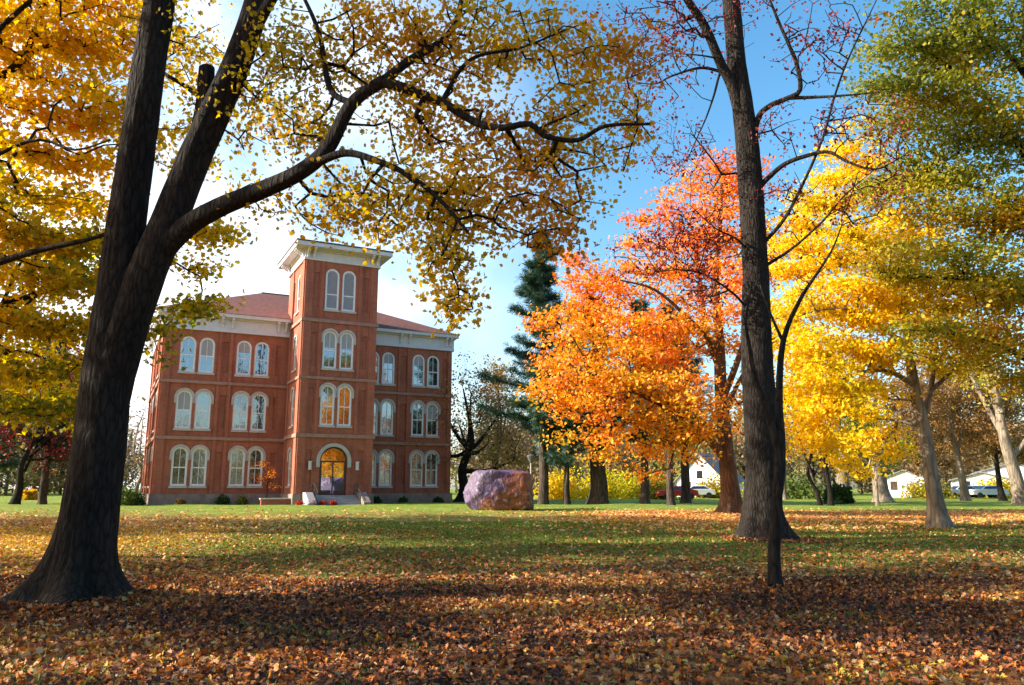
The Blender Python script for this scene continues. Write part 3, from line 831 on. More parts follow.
def make_hall():
    TH = R(27); GZ = 0.30
    root = thing('brick_hall', 'three storey red brick hall with a square tower and white cornices across the lawn', 'building', (-27.2, 60.0, GZ), TH)
    Wd, D, T0, T1, PR, TB = 24.3, 17.5, 9.63, 15.6, 4.8, 1.4
    def fr(o, e, n):
        return lambda s, d, z: (o[0] + e[0] * s + n[0] * d, o[1] + e[1] * s + n[1] * d, z - GZ)
    FW = fr((0, 0), (1, 0), (0, -1))
    LW = fr((0, D), (0, -1), (-1, 0))
    RW = fr((Wd, 0), (0, 1), (1, 0))
    BW = fr((Wd, D), (-1, 0), (0, 1))
    TF = fr((T0, -PR), (1, 0), (0, -1))
    TL = fr((T0, TB), (0, -1), (-1, 0))
    TR = fr((T1, -PR), (0, 1), (1, 0))
    TK = fr((T1, TB), (-1, 0), (0, 1))
    g = random.Random(5)
    Z0, ZT = 0.1, 14.1
    floors = [(1.75, 4.75), (6.15, 9.15), (10.6, 13.45)]
    ww = 1.16
    def pier_recess(s0, s1):
        out = []
        for a, b in ((1.9, 4.4), (6.3, 8.9), (10.7, 13.2)): out.append(rect(s0, s1, a, b))
        return out
    def facade(F, s0, s1, pairs, recs, name):
        holes = [arch(c + dx, a, b, ww) for c in pairs for dx in (-0.70, 0.70) for a, b in floors]
        rec = [r for q in recs for r in pier_recess(*q)]
        mb = MB(); wall(mb, F, rect(s0, s1, Z0, ZT), holes, rec); mb.build(name, BRICK, root)
        for c in pairs:
            for dx in (-0.70, 0.70):
                for i, (a, b) in enumerate(floors):
                    window(F, root, c + dx, a, b, ww, i < 2, 'sash', g.choice([0, 0, 0, 0.35, 0.5]) if i else 0)
    facade(FW, 0, T0, (2.5, 6.73), ((4.35, 4.85), (8.55, 8.95)), 'wing_wall')
    facade(FW, T1, Wd, (17.57, 21.8), ((19.45, 19.95), (23.45, 23.85)), 'wing_wall')
    facade(LW, 0, D, (3.6, 8.75, 13.9), ((5.95, 6.45), (11.1, 11.6)), 'side_wall')
    facade(RW, 0, D, (), ((3.6, 4.4), (8.4, 9.2), (13.1, 13.9)), 'side_wall')
    mb = MB(); wall(mb, BW, rect(0, Wd, Z0, ZT), []); mb.build('back_wall', BRICK, root)
    # shallow pilasters at corners
    pl = [(FW, 0.0, 0.75), (FW, 8.2 + 1.0, T0), (FW, Wd - 0.32, Wd), (LW, D - 0.75, D), (LW, 0.0, 0.75)]
    for F, a, b in ((FW, 0.03, 0.62), (FW, 4.05, 4.30), (FW, 4.90, 5.15), (FW, 19.15, 19.40), (FW, 20.0, 20.25), (FW, 23.9, Wd - 0.03), (FW, 16.0, 16.25),
                    (LW, D - 0.7, D - 0.05), (LW, 0.05, 0.7), (LW, 5.6, 5.9), (LW, 6.5, 6.8), (LW, 10.75, 11.05), (LW, 11.65, 11.95)):
        MB().fbox(F, a, b, -0.02, 0.11, 1.153, 14.06).build('pilaster', BRICK, root)
    # string courses and the base
    for F, a, b in ((FW, -0.15, T0 - 0.01), (FW, T1 + 0.01, Wd + 0.15), (LW, -0.15, D - 0.01), (RW, 0.01, D + 0.15)):
        MB().fbox(F, a, b, -0.03, 0.16, 5.30, 5.55).build('string_course', STONE, root)
        MB().fbox(F, a, b, -0.03, 0.16, 9.70, 9.93).build('string_course', STONE, root)
        MB().fbox(F, a, b, -0.03, 0.19, Z0, 1.15).build('base_course', BASEST, root)
        # cornice: architrave, frieze and eaves
        cb = MB()
        cb.fbox(F, a - 0.03, b, -0.03, 0.20, 13.98, 14.16)
        cb.fbox(F, a, b, -0.03, 0.13, 14.163, 15.02)
        cb.fbox(F, a - 0.10, b, -0.03, 0.28, 15.023, 15.14)
        cb.build('frieze', WHITE, root)
    # brackets in pairs under the eaves
    def bracket(F, s, zt, dp, h, wd=0.2):
        prof = [(0.13, zt - h), (0.22, zt - h), (0.28, zt - h * 0.6), (dp * 0.62, zt - h * 0.38), (dp * 0.9, zt - h * 0.15), (dp * 0.9, zt), (0.13, zt)]
        n = len(prof); mb = MB()
        mb.add([F(s - wd / 2, d, z) for d, z in prof] + [F(s + wd / 2, d, z) for d, z in prof],
               [tuple(range(n))[::-1], tuple(range(n, 2 * n))] + [(i, (i + 1) % n, n + (i + 1) % n, n + i) for i in range(n)])
        mb.build('bracket', WHITE, root)
    for s in (0.2, 0.62, 4.2, 5.0, 8.6, 9.2, 16.3, 16.75, 19.3, 20.1, 23.65, 24.1): bracket(FW, s, 15.135, 0.62, 0.80)
    for s in (0.3, 0.7, 6.0, 6.5, 11.1, 11.6, 16.8, 17.2): bracket(LW, s, 15.135, 0.62, 0.80)
    ob = MB()
    x0, x1, y0, y1 = -0.62, Wd + 0.45, -0.62, D + 0.62
    ob.box(x0, x1, y0, -0.0, 15.143 - GZ, 15.45 - GZ); ob.box(x0, x1, D, y1, 15.143 - GZ, 15.45 - GZ)
    ob.box(x0, -0.0, 0.003, D - 0.003, 15.143 - GZ, 15.45 - GZ); ob.box(Wd, x1, 0.003, D - 0.003, 15.143 - GZ, 15.45 - GZ)
    ob.build('eaves', WHITE, root, 0.03)
    # hip roof
    rz = 19.7 - GZ; ez = 15.455 - GZ; h = D / 2
    rb = MB(); e = 0.06
    rb.add([(x0 - e, y0 - e, ez), (x1 + e, y0 - e, ez), (x1 + e, y1 + e, ez), (x0 - e, y1 + e, ez), (h - 0.3, h, rz), (Wd - h + 0.3, h, rz)],
           [(0, 1, 5, 4), (1, 2, 5), (2, 3, 4, 5), (3, 0, 4), (0, 3, 2, 1)])
    roof = rb.build('roof', SHINGLE, root)
    MB().tube([(h - 0.3, h, rz), (Wd - h + 0.3, h, rz)], 0.09, 6).build('ridge_cap', DARKROOF, roof)
    # ---------------- tower
    TW, TZ = T1 - T0, 19.6
    tw = 1.12
    c = TW / 2 - 0.1
    tfl = [(6.4, 9.6, True), (10.9, 13.95, True), (15.65, 19.05, False)]
    holes = [arch(c + dx, a, b, tw) for dx in (-0.68, 0.68) for a, b, _ in tfl]
    door = arch(c, 1.05, 4.75, 2.15)
    holes.append(door)
    rec = []
    for s0 in (0.75, TW - 1.15):
        rec += [rect(s0, s0 + 0.4, 1.9, 4.5), rect(s0, s0 + 0.4, 6.5, 9.3), rect(s0, s0 + 0.4, 11.0, 13.7), rect(s0, s0 + 0.4, 15.7, 18.6)]
    mb = MB(); wall(mb, TF, rect(0, TW, Z0, TZ), holes, rec); mb.build('tower_wall', BRICK, root)
    for dx in (-0.68, 0.68):
        for k, (a, b, hd) in enumerate(tfl):
            window(TF, root, c + dx, a, b, tw, hd, 'sash' if k < 2 else 'louver', (0.0, 0.45, 0)[k])
    sl = PR + TB
    for F, cs, low in ((TL, TB + PR / 2, Z0), (TR, PR / 2, Z0)):
        sh = [(1.75, 4.6), (6.4, 9.4), (10.9, 13.7), (15.65, 18.9)]
        hs = [arch(cs, a, b, 1.0) for a, b in sh]
        mb = MB(); wall(mb, F, rect(0, sl, low, TZ), hs, [rect(cs - 1.6, cs - 1.25, 15.8, 18.5), rect(cs + 1.25, cs + 1.6, 15.8, 18.5), rect(cs + 1.25, cs + 1.6, 11, 13.6)]); mb.build('tower_wall', BRICK, root)
        for k, (a, b) in enumerate(sh): window(F, root, cs, a, b, 1.0, k < 3, 'sash' if k < 3 else 'louver')
    mb = MB(); wall(mb, TK, rect(0, TW, 15.0, TZ), []); mb.build('tower_wall', BRICK, root)
    for z, hh in ((5.45, 0.28), (9.98, 0.22), (14.55, 0.26)):
        mb = MB(); mb.box(T0 - 0.14, T1 + 0.14, -PR - 0.14, -0.17 if z < 13 else TB + 0.14, z - GZ, z + hh - GZ); mb.build('string_course', STONE, root)
    mb = MB()
    mb.box(T0 - 0.17, T0 + 2.0 - 0.17, -PR - 0.17, -0.2, Z0 - GZ, 1.15 - GZ); mb.box(T0 + c + 1.4, T1 + 0.17, -PR - 0.17, -0.2, Z0 - GZ, 1.15 - GZ)
    mb.build('base_course', BASEST, root)
    for s0, s1 in ((0.02, 0.62), (TW - 0.62, TW - 0.02), (1.25, 1.5), (TW - 1.6, TW - 1.35)):
        MB().fbox(TF, s0, s1, -0.02, 0.09, 5.735 if 1 < s0 < 5 else 1.155, 19.55).build('pilaster', BRICK, root)
    for F in (TL,):
        for s0, s1 in ((sl - 0.6, sl - 0.02), (TB + 0.25, TB + 0.75)):
            MB().fbox(F, s0, s1, -0.02, 0.09, 1.155, 19.55).build('pilaster', BRICK, root)
    fb = MB()
    fb.box(T0 - 0.16, T1 + 0.16, -PR - 0.16, TB + 0.16, 19.55 - GZ, 19.75 - GZ)
    fb.box(T0 - 0.10, T1 + 0.10, -PR - 0.10, TB + 0.10, 19.753 - GZ, 20.3 - GZ)
    fb.box(T0 - 0.22, T1 + 0.22, -PR - 0.22, TB + 0.22, 20.303 - GZ, 20.45 - GZ)
    fb.build('frieze', WHITE, root, 0.02)
    ov = 0.92
    MB().box(T0 - ov, T1 + ov, -PR - ov, TB + ov, 20.453 - GZ, 20.80 - GZ).build('eaves', WHITE, root, 0.03)
    for s in (0.15, 0.6, TW - 0.6, TW - 0.15): bracket(TF, s, 20.448, 0.9, 0.75)
    for s in (sl - 0.15, sl - 0.6, 0.15, 0.6): bracket(TL, s, 20.448, 0.9, 0.75)
    rb = MB(); q = ov + 0.06
    xm, ym = (T0 + T1) / 2, (TB - PR) / 2
    rb.add([(T0 - q, -PR - q, 20.803 - GZ), (T1 + q, -PR - q, 20.803 - GZ), (T1 + q, TB + q, 20.803 - GZ), (T0 - q, TB + q, 20.803 - GZ),
            (T0 - q, -PR - q, 20.90 - GZ), (T1 + q, -PR - q, 20.90 - GZ), (T1 + q, TB + q, 20.90 - GZ), (T0 - q, TB + q, 20.90 - GZ), (xm, ym, 21.5 - GZ)],
           [(0, 3, 2, 1), (0, 1, 5, 4), (1, 2, 6, 5), (2, 3, 7, 6), (3, 0, 4, 7), (4, 5, 8), (5, 6, 8), (6, 7, 8), (7, 4, 8)])
    rb.build('tower_roof', DARKROOF, root)
    # ---------------- entrance
    inn = arch(c, 1.05 + 0.1, 4.75 - 0.12, 2.15 - 0.24, 0)
    db = MB(); ring(db, TF, door, inn, -0.21, -0.12)
    db.fbox(TF, c - 0.95, c + 0.95, -0.20, -0.13, 3.55, 3.68); db.fbox(TF, c - 0.05, c + 0.05, -0.195, -0.135, 1.15, 3.55)
    for k in (-1, 1):
        db.fbox(TF, c + k * 0.93 - 0.06, c + k * 0.93 + 0.06, -0.195, -0.14, 1.15, 3.55)
        db.fbox(TF, c + k * 0.48 - 0.38, c + k * 0.48 + 0.38, -0.193, -0.14, 1.15, 1.42)
    dr = db.build('door', WOODDOOR, root)
    pb = MB(); plate(pb, TF, inn, -0.17); pb.build('pane', DOORGLASS, dr)
    for k in (-1, 1): MB().tube([TF(c + k * 0.12, -0.10, 2.0), TF(c + k * 0.12, -0.10, 2.5)], 0.02, 6).build('handle', BLACK, dr)
    hb = MB(); n = 18; rr0, rr1, sz = 1.09, 1.36, 4.75 - 2.15 / 2
    A = [(c + rr1, sz - 0.5)] + [(c + rr1 * math.cos(PI * k / n), sz + rr1 * math.sin(PI * k / n)) for k in range(n + 1)] + [(c - rr1, sz - 0.5)]
    B = [(c + rr0, sz - 0.5)] + [(c + rr0 * math.cos(PI * k / n), sz + rr0 * math.sin(PI * k / n)) for k in range(n + 1)] + [(c - rr0, sz - 0.5)]
    m = len(A)
    hb.add([TF(s, 0.12, z) for s, z in A] + [TF(s, 0.12, z) for s, z in B] + [TF(s, -0.02, z) for s, z in A] + [TF(s, -0.1, z) for s, z in B],
           [(i, i + 1, m + i + 1, m + i) for i in range(m - 1)] + [(i, 2 * m + i, 2 * m + i + 1, i + 1) for i in range(m - 1)] + [(m + i, m + i + 1, 3 * m + i + 1, 3 * m + i) for i in range(m - 1)]
           + [(0, m, 3 * m, 2 * m), (m - 1, 2 * m + m - 1, 3 * m + m - 1, 2 * m - 1)])
    hb.build('door_arch', PALESTONE, root)
    for k in (-1, 1):
        lb = MB(); s = c + k * 1.85
        lb.fbox(TF, s - 0.10, s + 0.10, 0.02, 0.24, 3.05, 3.55)
        lb.fbox(TF, s - 0.13, s + 0.13, 0.003, 0.27, 3.553, 3.63); lb.fbox(TF, s - 0.12, s + 0.12, 0.003, 0.26, 2.97, 3.047)
        lb.build('wall_lantern', WHITE, root, 0.01)
    sb = MB()
    for i in range(5):
        z = 1.04 - i * 0.165
        sb.fbox(TF, c - 1.75, c + 1.75, -0.02 if i == 0 else 0.9 + 0.32 * (i - 1), 0.9 + 0.32 * i, z - 0.7 if i == 0 else 0.15, z)
    sb.build('steps', STEPST, root, 0.015)
    for k in (-1, 1):
        s = c + k * 2.05
        ck = MB(); pr = [(0.2, 0.1), (2.55, 0.1), (2.55, 0.55), (1.2, 1.28), (0.2, 1.28)]
        ck.add([TF(s - 0.28, d, z) for d, z in pr] + [TF(s + 0.28, d, z) for d, z in pr], [tuple(range(5))[::-1], tuple(range(5, 10))] + [(i, (i + 1) % 5, 5 + (i + 1) % 5, 5 + i) for i in range(5)])
        ck.build('step_cheek', STEPST if k < 0 else BASEST, root, 0.02)
        hr = MB(); s2 = c + k * 1.62
        hr.tube([TF(s2, 0.3, 1.9), TF(s2, 0.95, 1.9), TF(s2, 2.2, 1.25)], 0.035, 8)
        for d, zb, zt in ((0.3, 1.0, 1.9), (0.95, 0.9, 1.9), (2.2, 0.3, 1.25)): hr.tube([TF(s2, d, zb), TF(s2, d, zt)], 0.025, 6)
        hr.tube([TF(s2, 0.3, 1.5), TF(s2, 0.95, 1.5), TF(s2, 2.2, 0.85)], 0.02, 6)
        hr.build('handrail', BLACK, root)
    return root
make_hall()
def hall_pt(s, d):                                # a spot s along the facade and d in front of it
    c, q = math.cos(R(27)), math.sin(R(27))
    return -27.2 + c * s + q * d, 60 + q * s - c * d

# ------------------------------------------------------------------ small things near the hall
def shrub(name, label, x, y, r, h, mat, seed, tint0=0.5, cat='shrub', group=None, n=900, ls=0.14):
    g = np.random.default_rng(seed)
    b = fillet_base(x, y)
    root = thing(name, label, cat, b, 0, group)
    A, B = [], []
    for k in range(14):
        a = g.uniform(0, 2 * PI); e = np.array([math.cos(a) * r * g.uniform(.3, .8), math.sin(a) * r * g.uniform(.3, .8), h * g.uniform(.5, .9)])
        A += [np.zeros(3), e * 0.5 + [0, 0, .05]]; B += [e * 0.5 + [0, 0, .05], e]
    V, F = prisms(np.array(A), np.array(B), np.full(len(A), 0.02), np.full(len(A), 0.012), 4)
    obj('stem', mesh_np('stem', V, [F], True), BARK_DARK, root)
    d = g.normal(size=(n, 3)); d /= np.linalg.norm(d, axis=1, keepdims=True); d[:, 2] = np.abs(d[:, 2])
    lump = 0.75 + 0.25 * np.sin(d[:, 0] * 5 + seed) * np.cos(d[:, 1] * 6)
    c = d * (g.uniform(size=(n, 1)) ** 0.4) * lump[:, None] * np.array([r, r, h])
    leaves_obj('foliage', 'oval', c + [0, 0, 0.05], ls * g.uniform(.6, 1.3, n), tint0 + 0.2 * g.normal(size=n), mat, root, g, 0.3)
    return root
for i, (s, d, r, h, mat, t, lab) in enumerate([
        (5.0, 1.0, 0.7, 0.9, LEAF_GREEN, 0.1, 'dark round evergreen shrub against the left wing base'),
        (6.4, 1.1, 0.55, 0.75, LEAF_OLIVE, 0.3, 'pale green round shrub beside the dark shrub at the left wing'),
        (2.0, 1.0, 0.5, 0.45, LEAF_BROWN, 0.5, 'low brown clump at the base of the left wing near the corner'),
        (8.6, 3.2, 0.8, 0.6, LEAF_GREEN, 0.9, 'low light green plant at the foot of the small red tree'),
        (17.2, 1.0, 0.6, 0.65, LEAF_GREEN, 0.25, 'dark shrub in the corner between tower and right wing'),
        (19.6, 1.0, 0.5, 0.5, LEAF_GREEN, 0.5, 'low green shrub at the middle of the right wing base'),
        (22.8, 1.0, 0.6, 0.55, LEAF_GREEN, 0.2, 'low dark shrub near the right end of the right wing')]):
    x, y = hall_pt(s, d); shrub('shrub', lab, x, y, r, h, mat, 40 + i, t)
for i, (px, r, h, mat, t, lab) in enumerate([
        (122, 1.5, 2.0, LEAF_GREEN, 0.9, 'bushy light green shrub at the left corner of the brick hall'),
        (136, 1.0, 1.1, LEAF_GREEN, 0.2, 'low dark shrub in front of the light green bush at the hall corner')]):
    x, y = P(px, 495, 58 + i)[:2]; shrub('shrub', lab, x, y, r, h, mat, 60 + i, t, n=1800)
MUMRED = mat_leaf('mum_petal', [(0.0, (0.06, 0.12, 0.03)), (0.3, (0.35, 0.02, 0.015)), (1.0, (0.75, 0.06, 0.02))], 0.3)
for i, (s, d) in enumerate([(9.6, 7.0), (10.5, 7.1), (11.3, 7.0), (12.0, 7.2)]):
    x, y = hall_pt(s, d)
    shrub('flower_clump', ['red flower clump farthest from the entrance steps', 'red flower clump second from the low wall', 'red flower clump second from the entrance steps', 'orange red flower clump right beside the entrance steps'][i],
          x, y, 0.42, 0.42, MUMRED, 70 + i, 0.55, 'flowers', 'red flower clumps left of the entrance', 420, 0.09)
def low_wall():
    x, y = hall_pt(7.3, 4.2)
    root = thing('garden_wall', 'low brick garden wall with a white coping left of the entrance', 'wall', (x, y, 0.25), R(27))
    MB().box(0, 2.5, -0.2, 0.2, -0.2, 0.5).build('brick_body', BRICK, root)
    MB().box(-0.08, 2.58, -0.28, 0.28, 0.503, 0.60).build('coping', PALESTONE, root, 0.015)
low_wall()

def boulder():
    g = np.random.default_rng(3)
    m, nt, b = new_mat('painted_rock')
    L = nt.links.new
    tc = N(nt, 'ShaderNodeTexCoord')
    mp = N(nt, 'ShaderNodeMapping'); mp.inputs['Scale'].default_value = (0.8, 0.8, 0.55); L(tc.outputs['Object'], mp.inputs[0])
    n1 = N(nt, 'ShaderNodeTexNoise', i_Scale=1.5, i_Detail=6.0, i_Roughness=0.62, i_Distortion=0.9); L(mp.outputs[0], n1.inputs['Vector'])
    sp = N(nt, 'ShaderNodeSeparateXYZ'); L(tc.outputs['Object'], sp.inputs[0])
    # paint coats: purple on the left and top, rust orange low and on the right
    mx = N(nt, 'ShaderNodeMath', operation='MULTIPLY_ADD', i_1=0.19, i_2=0.0); L(sp.outputs[0], mx.inputs[0])
    mz = N(nt, 'ShaderNodeMath', operation='MULTIPLY_ADD', i_1=-0.22, i_2=0.07); L(sp.outputs[2], mz.inputs[0])
    s1 = N(nt, 'ShaderNodeMath', operation='ADD'); L(mx.outputs[0], s1.inputs[0]); L(mz.outputs[0], s1.inputs[1])
    s2 = N(nt, 'ShaderNodeMath', operation='ADD'); L(s1.outputs[0], s2.inputs[0]); L(n1.outputs['Fac'], s2.inputs[1])
    rp = ramp(nt, [(0.20, (0.12, 0.09, 0.15)), (0.34, (0.09, 0.055, 0.14)), (0.46, (0.075, 0.045, 0.12)), (0.53, (0.15, 0.06, 0.09)), (0.61, (0.27, 0.08, 0.03)), (0.70, (0.11, 0.04, 0.035)), (0.80, (0.25, 0.085, 0.03)), (0.95, (0.14, 0.05, 0.03))])
    L(s2.outputs[0], rp.inputs[0])
    n2 = N(nt, 'ShaderNodeTexNoise', i_Scale=3.2, i_Detail=5.0, i_Distortion=1.2); L(mp.outputs[0], n2.inputs['Vector'])
    r2 = ramp(nt, [(0.60, (0, 0, 0)), (0.66, (0.8, 0.8, 0.8))]); L(n2.outputs['Fac'], r2.inputs[0])
    m2 = N(nt, 'ShaderNodeMix', data_type='RGBA'); L(r2.outputs[0], m2.inputs[0]); L(rp.outputs[0], m2.inputs[6]); m2.inputs[7].default_value = (0.30, 0.27, 0.30, 1)
    n4 = N(nt, 'ShaderNodeTexNoise', i_Scale=9.0, i_Detail=8.0, i_Roughness=0.75); L(tc.outputs['Object'], n4.inputs['Vector'])
    r4 = ramp(nt, [(0.33, (0.35, 0.33, 0.33)), (0.5, (0.95, 0.95, 0.95)), (0.7, (1.3, 1.3, 1.3))]); L(n4.outputs['Fac'], r4.inputs[0])
    m4 = N(nt, 'ShaderNodeMix', data_type='RGBA', blend_type='MULTIPLY', i_0=1.0); L(m2.outputs[2], m4.inputs[6]); L(r4.outputs[0], m4.inputs[7])
    L(m4.outputs[2], b.inputs['Base Color']); b.inputs['Roughness'].default_value = 0.6
    bp = N(nt, 'ShaderNodeBump', i_Strength=0.9, i_Distance=0.12); L(n2.outputs['Fac'], bp.inputs['Height']); L(bp.outputs[0], b.inputs['Normal'])
    import bmesh
    bm = bmesh.new(); bmesh.ops.create_icosphere(bm, subdivisions=5, radius=1)
    planes = [(Vector(v).normalized(), o) for v, o in [((0.06, -.05, 1), .74), ((1, -.12, 0.03), .76), ((0.12, -1, 0.06), .70), ((-1, -.30, .12), .78), ((-.7, -.5, -.6), .82), ((-.5, .2, .9), .88), ((.75, -.7, 0.1), .93), ((.4, -.3, .9), .95), ((0, 1, 0.1), .8), ((-.9, .6, 0), .85), ((.6, .2, .8), .97)]]
    from mathutils import noise as mn
    for v in bm.verts:
        p = v.co.copy()
        r = 1.0
        for nrm, o in planes:
            d = p.dot(nrm)
            if d > 1e-4: r = min(r, o / d)
        p = p * r
        p *= 1 + 0.10 * mn.noise(p * 1.9 + Vector((5, 2, 0))) + 0.05 * mn.noise(p * 4.5 + Vector((3, 1, 2))) + 0.018 * mn.noise(p * 11)
        p.x -= 0.16 * math.exp(-((p.z - 0.1) ** 2) / 0.05) * max(0, -p.x - 0.45)
        v.co = Vector((p.x * 2.3, p.y * 1.7, p.z * 1.6))
    me = bpy.data.meshes.new('boulder'); bm.to_mesh(me); bm.free()
    me.polygons.foreach_set('use_smooth', [True] * len(me.polygons))
    q = P(501, 513, 46.5)
    o = obj('painted_boulder', me, m, None, (q[0], q[1], hgt(q[0], q[1]) + 1.05))
    tag(o, 'large boulder covered in purple, white and rust orange paint on the lawn', 'boulder')
boulder()

def lamp_post():
    q = P(531, 505, 58)
    x, y = q[0], q[1]; b = (x, y, float(hgt(x, y)))
    root = thing('lamp_post', 'slim grey lamp post with a cone shaped head behind the boulder', 'lamp post', b)
    MB().lathe([(0.11, 0), (0.11, 0.35), (0.06, 0.4), (0.05, 3.05)], 10).build('post', mat_plain('lamp_grey', (0.32, 0.32, 0.32), 0.5, 0.05), root, smooth=True)
    MB().lathe([(0.05, 3.05), (0.10, 3.08), (0.30, 3.55), (0.30, 3.60), (0.02, 3.72)], 12).build('lamp_head', mat_plain('lamp_dark', (0.10, 0.10, 0.10), 0.5, 0.05), root)
lamp_post()

# ------------------------------------------------------------------ hero trees
def grad(axis_fn): return axis_fn

def maple_front():
    g = np.random.default_rng(21)
    Y = 11.6
    b = np.array([*P(75, 600, Y)[:2], 0.0]); b[2] = hgt(b[0], b[1])
    def q(px, py, dy=0.0): return P(px, py, Y + dy)
    trunk = [b - [0, 0, .25], q(82, 560), q(91, 500), q(101, 430), q(108, 370), q(117, 300), q(127, 220), q(138, 140), q(150, 60), q(160, 0), q(166, -90), q(180, -220, .4), q(185, -360, .8)]
    stem2 = [q(104, 400, .05), q(126, 330, -.05), q(148, 270, -.12), q(170, 220, -.15), q(196, 155, -.12), q(218, 105, -.1), q(240, 55), q(258, 0), q(285, -100, .2), q(320, -230, .6)]
    stub = [q(196, 150, -.05), q(204, 110, 0), q(207, 68, .05)]
    l1 = [q(152, 262, -.15), q(185, 228, -.3), q(220, 207, -.5), q(262, 190, -.7), q(300, 172, -.9), q(328, 148, -1.0), q(352, 104, -1.1), q(384, 80, -1.2)]
    l1a = [q(384, 80, -1.2), q(410, 60, -1.1), q(440, 42, -.9), q(456, 22, -.7), q(464, -10, -.5), q(480, -60, -.2)]
    l1b = [q(384, 82, -1.2), q(415, 92, -1.3), q(445, 104, -1.4), q(475, 122, -1.5), q(500, 128, -1.6), q(530, 124, -1.7), q(545, 136, -1.7), q(578, 140, -1.7), q(606, 126, -1.7), q(650, 124, -1.7)]
    l1c = [q(312, 165, -.95), q(345, 153, -1.2), q(380, 162, -1.4), q(410, 176, -1.6), q(440, 200, -1.8), q(468, 232, -2.0)]
    l3 = [q(352, 104, -1.1), q(330, 88, -1.0), q(318, 30, -.9), q(290, -30, -.6)]
    l4 = [q(204, 100, 0), q(182, 84, .2), q(160, 70, .4), q(130, 40, .8)]
    l5 = [q(240, 55, 0), q(300, -40, -.8), q(400, -110, -1.6), q(520, -150, -2.0)]
    l6 = [q(160, 0), q(90, -120, -.6), q(0, -200, -1.0)]
    l7 = [q(440, 104, -1.4), q(470, 60, -1.3), q(520, 48, -1.2), q(565, 30, -1.1)]
    stems = [(trunk, .40, .10), (stem2, .33, .10), (stub, .16, .12), (l1, .17, .085), (l1a, .07, .025), (l1b, .08, .018), (l1c, .065, .02), (l3, .05, .02), (l4, .045, .015), (l5, .10, .03), (l6, .10, .03), (l7, .035, .012)]
    def B(px, py, rp, n, dy=-1.2, rz=0.8):
        r = rp / FPX * (Y + dy); return (q(px, py, dy + 0.5), (r * 1.15, r * 1.3, r * rz * 1.15), int(n * 1.5))
    blobs = [B(300, 60, 60, 60, -.8), B(235, 110, 45, 24, -.3), B(380, 40, 60, 60), B(460, 40, 60, 60), B(540, 40, 60, 46), B(600, 70, 50, 26), B(420, 120, 55, 48), B(500, 150, 60, 54), B(570, 170, 55, 34),
             B(440, 200, 55, 60, -1.5), B(380, 210, 45, 36, -1.3), B(510, 215, 55, 40, -1.5), B(330, 210, 36, 20, -1.0), B(440, 262, 32, 24, -1.7), B(455, 305, 24, 16, -1.8), B(560, 235, 34, 16, -1.6), B(265, 190, 30, 10, -.8),
             B(620, 130, 40, 12), B(640, 60, 45, 12), B(180, 40, 60, 24, .3), B(300, 130, 40, 26, -.8), B(575, 110, 45, 30)]
    blobs += [((-5.5, 12.5, 15.5), (4.0, 4.5, 3.0), 200), ((-1.5, 11.5, 14.5), (3.5, 4.0, 2.2), 120), ((-8.5, 10.0, 14.0), (3.0, 4.0, 2.6), 90)]
    def tint(p):
        return 0.22 + 0.07 * (p[:, 0] + 3.5) + 0.18 * np.sin(p[:, 0] * 1.7 + p[:, 2] * 1.3)
    tree('maple_tree', 'big dark twin stemmed maple in the left foreground with sparse amber leaves', 'tree', b, stems, blobs, BARK_DARK, LEAF_AMBER, g, tpl='maple', leaf_size=0.078, per=17, sigma=0.14, flat=1.0,
         tint=tint, twig=0.0065, attach_z=5.0, sides=64, flare=2.1, ridges=0.035, seg=0.35, up=0.15, maxr=0.05, flare_h=0.36, lobes=6, step=0.08)
maple_front()

